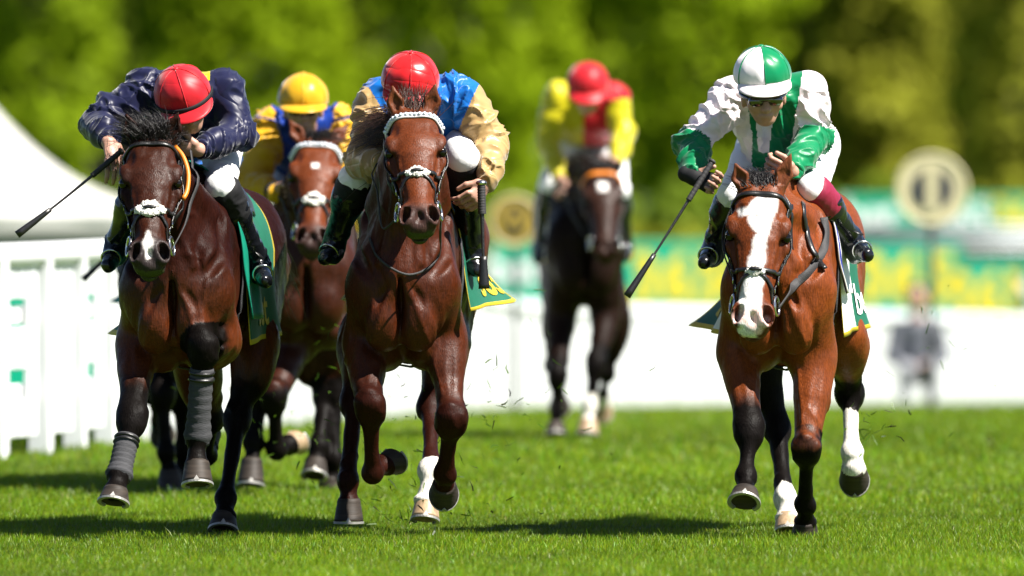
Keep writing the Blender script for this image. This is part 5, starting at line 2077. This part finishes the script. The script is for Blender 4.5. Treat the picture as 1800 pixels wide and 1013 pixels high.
# ------------------------------------------------------------------ hoardings, signs, far barrier
M_hgreen = material('hoarding_green', (.0, .56, .33), rough=.4, var=.05, vscale=3)
M_hyel = material('hoarding_yellow', (1.25, .98, .04), rough=.4, var=.04)
M_hwhite = material('hoarding_white', (.75, .78, .78), rough=.4, var=.04)
M_grey = material('galvanised_steel', (.32, .34, .36), rough=.5, metallic=.4, var=.1)
M_signc = material('sign_cream', (.85, .76, .46), rough=.5, var=.06)
M_signg = material('sign_gold', (.55, .38, .05), rough=.5, var=.06)
M_signn = material('sign_navy', (.012, .018, .045), rough=.5, var=.1)
M_sblack = material('sign_black', (.02, .02, .018), rough=.5, var=.1)


def flat_text(txt, c, h, mat, parent, name='lettering', wscale=1.0, depth=.006, bold=.03):
    V, F = text_mesh(txt, bold)
    w = V[:, 0].max()
    P = np.stack([c[0] + (V[:, 0] - w / 2) * h * wscale, np.full(len(V), c[1]), c[2] + (V[:, 1] - .5) * h], 1)
    n = len(P)
    B = P + A(0, depth, 0)
    obj(name, np.concatenate([P, B]), [list(f) for f in F] + [[n + i for i in reversed(f)] for f in F], mat, parent, smooth=False)


def hoarding(x0, x1, y0, y1, D, label, txt, rz=0.0):
    a, b = W(x0, y0, D), W(x1, y1, D)
    g = float(gz(D))
    root = empty('advertising_board', ((a[0] + b[0]) / 2, D, g), label, 'hoarding', 'green advertising boards behind the rail')
    obj('panel', *boxm(A((a[0] + b[0]) / 2, D, (a[2] + b[2]) / 2), b[0] - a[0], .04, a[2] - b[2], 0, .008), M_hgreen, root, smooth=False)
    for x in (a[0] + .12, b[0] - .12):
        obj('leg', *boxm(A(x, D + .06, (g + a[2]) / 2 - .05), .05, .05, a[2] - g - .1, 0, .006), M_grey, root, smooth=False)
    S = FPX / D
    for t, px_, py_, hp, m, ws in txt:
        c = W(px_, py_, D)
        flat_text(t, A(c[0], D - .028, c[2]), hp * 1.1 / S, m, root, wscale=ws * .92, bold=.03)


hoarding(-190, 330, 472, 758, 62.5, 'green board seen through the slots of the left rail', ())
hoarding(868, 1000, 432, 560, 124, 'green advertising board showing left of the black horse', (('bet', 905, 470, 55, M_hwhite, 1.0),))
hoarding(1085, 1268, 425, 560, 124, 'green advertising board with yellow figures between the black horse and the bright bay', (('365', 1190, 487, 84, M_hyel, 1.05),))
hoarding(1272, 1470, 425, 560, 124, 'green advertising board mostly hidden behind the bright bay horse', (('bet365', 1370, 480, 60, M_hyel, .9),))
hoarding(1474, 1690, 430, 560, 124, 'green advertising board with yellow figures under the round cream sign', (('365', 1592, 487, 82, M_hyel, 1.1),))
hoarding(1694, 1900, 460, 580, 124, 'green advertising board lowest at the far right edge', (('365', 1738, 520, 84, M_hyel, .9), ('b', 1815, 515, 70, M_hwhite, 1)))
hoarding(1478, 1740, 345, 415, 150, 'long green board on the far side behind the round cream sign', (('bet', 1530, 378, 52, M_hwhite, 1.1), ('365', 1690, 380, 48, M_hwhite, 1.1)))
hoarding(1745, 1960, 345, 415, 150, 'long green board with yellow figures at the far right', (('365', 1800, 378, 52, M_hyel, 1.1),))


def barrier(x0, x1, y0, y1, D, label):
    a, b = W(x0, y0, D), W(x1, y1, D)
    g = float(gz(D))
    root = empty('crowd_barrier', ((a[0] + b[0]) / 2, D, g), label, 'barrier')
    for z in np.linspace(a[2], b[2], 4):
        obj('rail', *tube([A(a[0], D, z), A(b[0], D, z)], .035, 8), M_grey, root)
    for x in np.linspace(a[0], b[0], 7):
        obj('post', *boxm(A(x, D + .05, (g + a[2]) / 2), .06, .06, a[2] - g, 0, .006), M_grey, root, smooth=False)


barrier(1460, 1960, 402, 440, 128, 'grey steel barrier in front of the far green boards')


def round_sign(px_, py_, dia, D, label, face, ring, disc, glyph, gm, gscale):
    c = W(px_, py_, D)
    S = FPX / D
    r = dia / 2 / S
    g = float(gz(D))
    root = empty('furlong_sign', (c[0], D, g), label, 'sign')

    def disc_mesh(rad, y, th):
        n = 40
        an = np.linspace(0, 2 * math.pi, n, endpoint=False)
        P = [A(c[0] + rad * math.cos(t), y, c[2] + rad * math.sin(t)) for t in an]
        Q = [p + A(0, th, 0) for p in P]
        return np.array(P + Q), [tuple(range(n))] + [tuple(range(2 * n - 1, n - 1, -1))] + [((i + 1) % n, i, n + i, n + (i + 1) % n) for i in range(n)]
    obj('face', *disc_mesh(r, D, .04), face, root, smooth=False)
    obj('rim', *torus(A(c[0], D, c[2]), A(0, 1, 0), r * .93, r * .05, 40, 8), ring, root)
    obj('inner_disc', *disc_mesh(r * .58, D - .008, .006), disc, root, smooth=False)
    flat_text(glyph, A(c[0], D - .018, c[2]), r * gscale, gm, root, 'numeral', 1.2 if glyph != '1' else 1.25)
    obj('pole', *tube([A(c[0], D + .06, g), A(c[0], D + .06, c[2])], .022, 10), M_sblack, root)


round_sign(1638, 333, 128, 88, 'round cream furlong sign with dark disc and numeral 1, at the right', M_signc, M_signc, M_signn, '1', M_signc, 1.25)
round_sign(905, 388, 92, 84, 'round gold furlong sign with dark glyph left of the black horse', M_signg, M_signc, M_sblack, 'W', M_signg, .75)

# ------------------------------------------------------------------ marquee
M_tent = material('marquee_white', (.70, .68, .65), rough=.55, var=.03, vscale=2)
M_tentwall = material('marquee_wall', (.55, .50, .46), rough=.6, var=.05, vscale=2)


def marquee(px_, D, half, eave_y, rise, label):
    c = W(px_, eave_y, D)
    g = float(gz(D))
    root = empty('marquee', (c[0], D + half, g), label, 'tent')
    ez = c[2]
    n, m = 40, 18
    V, F = [], []
    for j in range(m + 1):
        t = j / m
        r = half * (1.06 * (1 - t) + .03)
        z = ez + rise * t ** 2.1
        for i in range(n):
            a = 2 * math.pi * i / n
            k = 1 / max(abs(math.cos(a)), abs(math.sin(a)))
            k = min(k, 1.36) * (1 - .02 * math.sin(4 * a) ** 2)
            V.append(A(c[0] + r * k * math.cos(a), D + half + r * k * math.sin(a), z))
    for j in range(m):
        for i in range(n):
            k = (i + 1) % n
            F.append((j * n + i, j * n + k, (j + 1) * n + k, (j + 1) * n + i))
    F.append(tuple(range(m * n, (m + 1) * n)))
    ro = obj('roof', np.array(V), F, M_tent, root)
    obj('finial', *tube([A(c[0], D + half, ez + rise * .98), A(c[0], D + half, ez + rise + .5)], [.05, .02], 8), M_grey, ro)
    for sx_, sy_, w, d in ((0, -1, 1, .02), (0, 1, 1, .02), (-1, 0, .02, 1), (1, 0, .02, 1)):
        obj('wall', *boxm(A(c[0] + sx_ * half, D + half + sy_ * half, (g + ez) / 2), 2 * half * w if w == 1 else .03, 2 * half if d == 1 else .03, ez - g, 0), M_tentwall, root, smooth=False)
        obj('valance', *boxm(A(c[0] + sx_ * half * 1.06, D + half + sy_ * half * 1.06, ez - .11), 2.12 * half if w == 1 else .02, 2.12 * half if d == 1 else .02, .24, 0), M_tent, root, smooth=False)
    for sx_ in (-1, 1):
        for sy_ in (-1, 1):
            obj('pole', *tube([A(c[0] + sx_ * half * 1.02, D + half + sy_ * half * 1.02, g), A(c[0] + sx_ * half * 1.02, D + half + sy_ * half * 1.02, ez)], .05, 8), M_grey, root)


marquee(-75, 165, 2.7, 372, 1.8, 'white peaked marquee tent beyond the rail at the left')

# ------------------------------------------------------------------ trees and hedge
def leaf_mat(name, rgb, tr=.35):
    m = material(name, rgb, rough=.6, spec=.05, var=.35, vscale=.9, attr=None)
    nt = m.node_tree
    b = nt.nodes['Principled BSDF']
    t = nt.nodes.new('ShaderNodeBsdfTranslucent')
    mix = nt.nodes.new('ShaderNodeMixShader')
    mix.inputs[0].default_value = tr + .12
    nt.links.new(b.inputs['Base Color'].links[0].from_socket, t.inputs['Color'])
    nt.links.new(b.outputs[0], mix.inputs[1])
    nt.links.new(t.outputs[0], mix.inputs[2])
    nt.links.new(mix.outputs[0], nt.nodes['Material Output'].inputs['Surface'])
    return m


L_bright = leaf_mat('leaf_bright', (.39, .54, .014))
L_mid = leaf_mat('leaf_mid', (.35, .49, .016))
L_olive = leaf_mat('leaf_olive', (.38, .42, .034))
L_brown = leaf_mat('leaf_bronze', (.49, .44, .055))
L_dark = leaf_mat('leaf_dark', (.25, .36, .032), .4)
L_oldark = leaf_mat('leaf_dusk', (.50, .52, .055))
M_bark = material('bark', (.10, .085, .065), rough=.9, var=.3, vscale=6, bump=.6, bscale=12, bdist=.05)


def leaves(r, lobes, n, size):
    """leaf-spray quads near the surface of and inside each lobe"""
    w = np.array([l[1][0] * l[1][1] * l[1][2] for l in lobes]) ** .67
    w = w / w.sum()
    Vs = []
    for (c, rad), q in zip(lobes, w):
        k = max(int(n * q), 20)
        d = r.normal(0, 1, (k, 3))
        d /= np.linalg.norm(d, axis=1)[:, None]
        p = c + d * np.array(rad) * (r.uniform(.35, 1.0, (k, 1)) ** .5)
        a = r.normal(0, 1, (k, 3)) + d * .8
        a /= np.linalg.norm(a, axis=1)[:, None]
        u = np.cross(a, r.normal(0, 1, (k, 3)))
        u /= np.linalg.norm(u, axis=1)[:, None]
        v = np.cross(a, u)
        s = size * r.uniform(.5, 1.2, (k, 1))
        Vs.append(np.stack([p - u * s, p - v * s * .6, p + u * s, p + v * s * .6], 1))
    V = np.concatenate(Vs).reshape(-1, 3)
    F = np.arange(len(V)).reshape(-1, 4)
    return V, F


def tree(px_, D, width, height, low, mat, label, seed, n=8500, conifer=False, size=.165):
    r = np.random.default_rng(seed)
    x = (px_ - 900) * D / FPX
    g = float(gz(D))
    root = empty('tree', (x, D, g), label, 'tree', 'trees beyond the course')
    B = A(x, D, g)
    th = .018 * height + .06
    P = spline([B, B + A(r.normal(0, .15), 0, height * .3), B + A(r.normal(0, .3), 0, height * .6), B + A(r.normal(0, .3), 0, height * .9)], 10)
    parts = [tube(P, np.linspace(th * 1.4, .03, 10), 9)]
    lobes = []
    if conifer:
        for k in range(9):
            t = k / 8
            lobes.append((B + A(r.normal(0, .15), r.normal(0, .15), low + (height - low) * t), (width / 2 * (1.05 - .85 * t), width / 2 * (1.05 - .85 * t), (height - low) / 8)))
    else:
        for k in range(26):
            z = low + (height - low) * r.uniform(.05, .92)
            t = (z - low) / (height - low)
            rr = width / 2 * math.sqrt(max(.12, 1 - (2 * t - .85) ** 2 * .7))
            an = r.uniform(0, 6.28)
            d = rr * r.uniform(.25, .8)
            c = B + A(math.cos(an) * d, math.sin(an) * d, z)
            q = r.uniform(.6, 1.2)
            lobes.append((c, (q * width * .16, q * width * .16, q * width * .13)))
            i = min(int((z / height) * 9), 8)
            parts.append(tube(spline([P[max(i - 2, 0)], lerp(P[max(i - 2, 0)], c, .5) + A(0, 0, .15), c], 5), np.linspace(th * .4, .015, 5), 5))
        lobes.append((B + A(0, 0, low + (height - low) * .5), (width * .36, width * .36, (height - low) * .42)))
    obj('trunk', *merge(parts), M_bark, root)
    V, F = leaves(r, lobes, n, size)
    obj('crown', V, F, mat, root, smooth=False)


TREES = [
    (40, 196, 4.6, 10, .6, L_mid, 'fresh green tree above the marquee at the far left', 1),
    (225, 205, 3.6, 11, 2.2, L_dark, 'dark bare-stemmed tree behind the navy jockey', 2),
    (440, 198, 4.8, 9, .9, L_bright, 'bright yellow-green tree between the navy and yellow-capped jockeys', 3),
    (650, 212, 4.4, 11, .8, L_mid, 'green tree behind the red-capped middle jockey', 4),
    (850, 200, 4.6, 10, .9, L_bright, 'bright yellow-green tree right of the middle jockey', 5),
    (1060, 214, 4.4, 12, .5, L_mid, 'green tree behind the red-capped distant jockey', 6),
    (1235, 202, 4.2, 10, .7, L_bright, 'light green tree left of the quartered cap', 7),
    (1400, 216, 4.2, 12, .6, L_olive, 'olive green tree behind the quartered cap', 8),
    (1560, 206, 4.0, 10, .3, L_oldark, 'dusky olive tree left of the round cream sign', 9),
    (1680, 214, 4.2, 11, .9, L_brown, 'bronze-leaved tree above the round cream sign', 10),
    (1800, 200, 4.0, 10, .3, L_oldark, 'dusky olive tree at the right edge', 11),
    (-120, 210, 4.5, 11, .5, L_dark, 'dark green tree beyond the left edge of the marquee', 12),
]
TREES += [
    (-330, 200, 4.6, 10, .5, L_mid, 'green tree well left of the marquee', 13),
    (-560, 206, 4.6, 11, .5, L_bright, 'light green tree farthest to the left', 14),
    (2010, 208, 4.6, 11, .5, L_olive, 'olive tree beyond the right edge', 15),
    (2230, 202, 4.6, 10, .5, L_mid, 'green tree farthest to the right', 16),
]
for t in TREES:
    tree(*t, conifer=(t[5] is L_dark and t[7] != 2))
r0 = np.random.default_rng(77)
for i, px_ in enumerate(np.linspace(-260, 2060, 9)):
    m = [L_dark, L_mid, L_olive, L_mid, L_dark, L_mid, L_olive, L_brown, L_dark][i]
    lab = ['dark tree in the far row, leftmost', 'green tree in the far row behind the marquee', 'olive tree in the far row behind the navy jockey', 'green tree in the far row left of the middle jockey',
           'dark tree in the far row at the centre', 'green tree in the far row behind the distant jockey', 'olive tree in the far row left of the quartered cap', 'bronze tree in the far row right of the quartered cap', 'dark tree in the far row, rightmost'][i]
    tree(px_ + r0.uniform(-30, 30), 262 + r0.uniform(-8, 8), 7.6, 14, .3, m, lab, 100 + i, n=9000, size=.25)


def hedge(x0, x1, D, top, mat, label, seed, n):
    r = np.random.default_rng(seed)
    a, b = (x0 - 900) * D / FPX, (x1 - 900) * D / FPX
    g = float(gz(D))
    root = empty('hedge', ((a + b) / 2, D, g), label, 'hedge')
    lobes = []
    for x in np.arange(a, b, .8):
        h = top * r.uniform(.85, 1.1)
        lobes.append((A(x, D + r.normal(0, .2), g + h * .5), (.75, .7, h * .52)))
    V, F = leaves(r, lobes, n, .16)
    obj('foliage', V, F, mat, root, smooth=False)
    parts = [tube([A(x, D, g - .02), A(x + r.normal(0, .1), D, g + top * .7)], [.06, .02], 6) for x in np.arange(a, b, 1.6)]
    obj('stems', *merge(parts), M_bark, root)


hedge(-700, 880, 182, 2.35, L_dark, 'clipped dark hedge running behind the rail on the left', 5, 13000)
hedge(1085, 1210, 140, 2.1, L_olive, 'pale olive bush right of the black horse', 6, 2500)
hedge(860, 2400, 186, 2.2, L_dark, 'clipped dark hedge running behind the boards on the right', 7, 13000)

# ------------------------------------------------------------------ seated steward behind the rail
def steward(px_, py_, D):
    g = float(gz(D))
    c = W(px_, py_, D)
    root = empty('person', (c[0], D, g), 'seated spectator in a slate jacket in front of the far rail below the round sign', 'person')
    x = c[0]
    T = lambda a, b, z: A(x + a, D + b, g + z)
    hz = c[2] - g
    F = Field()
    F.el(T(0, 0, hz), (.085, .10, .12), k=.02)
    F.cone(T(0, -.09, hz), T(0, -.115, hz - .03), .012, .016, k=.012)
    F.cone(T(0, .02, hz - .1), T(0, .03, hz - .22), .055, .06, k=.03)
    F.ec(T(0, .05, hz - .62), T(0, .03, hz - .28), (.13, .09), (.16, .09), A(1, 0, 0), k=.05)
    for s in (-1, 1):
        F.cone(T(s * .18, .03, hz - .26), T(s * .24, -.05, hz - .52), .045, .038, k=.03)
        F.cone(T(s * .24, -.05, hz - .52), T(s * .10, -.28, hz - .60), .036, .026, k=.03)
        hand(F, T(s * .10, -.28, hz - .60), A(-s * .5, -.8, -.2), A(0, -.2, 1), (.6, .8, .5))
        F.cone(T(s * .09, .05, hz - .64), T(s * .12, -.38, hz - .62), .075, .055, k=.03)
        F.cone(T(s * .12, -.38, hz - .62), T(s * .12, -.36, .08), .05, .035, k=.03)
    V, Fc, own = F.build(.012)
    obj('body', V, Fc, M_skin, root)
    G = Field()
    G.ec(T(0, .05, hz - .66), T(0, .03, hz - .28), (.155, .115), (.18, .11), A(1, 0, 0), k=.05)
    for s in (-1, 1):
        G.cone(T(s * .18, .03, hz - .26), T(s * .24, -.05, hz - .52), .065, .055, k=.04)
        G.cone(T(s * .24, -.05, hz - .52), T(s * .12, -.25, hz - .60), .052, .042, k=.03)
    V, Fc, own = G.build(.013)
    obj('jacket', V, Fc, material('slate_jacket', (.13, .14, .17), rough=.8, var=.1), root)
    G = Field()
    for s in (-1, 1):
        G.cone(T(s * .09, .05, hz - .64), T(s * .12, -.38, hz - .62), .092, .07, k=.03)
        G.cone(T(s * .12, -.38, hz - .62), T(s * .12, -.36, .10), .065, .055, k=.03)
        G.cone(T(s * .12, -.34, .05), T(s * .13, -.48, .04), .045, .04, k=.03)
    V, Fc, own = G.build(.013)
    obj('trousers', V, Fc, material('grey_trousers', (.40, .41, .45), rough=.8, var=.1), root)
    obj('hair', *ball(T(0, .02, hz + .03), (.095, .105, .105)), M_hair, root)
    st = empty('stool', (x, D + .05, g), 'folding stool under the seated spectator', 'stool')
    obj('seat', *boxm(T(0, .06, hz - .76), .36, .32, .04, 0, .01), M_grey, st, smooth=False)
    for sx_ in (-1, 1):
        for sy_ in (-1, 1):
            obj('leg', *tube([T(sx_ * .15, .06 + sy_ * .13, 0), T(sx_ * .14, .06 + sy_ * .12, hz - .77)], .014, 6), M_grey, st)


steward(1612, 524, 101.5)
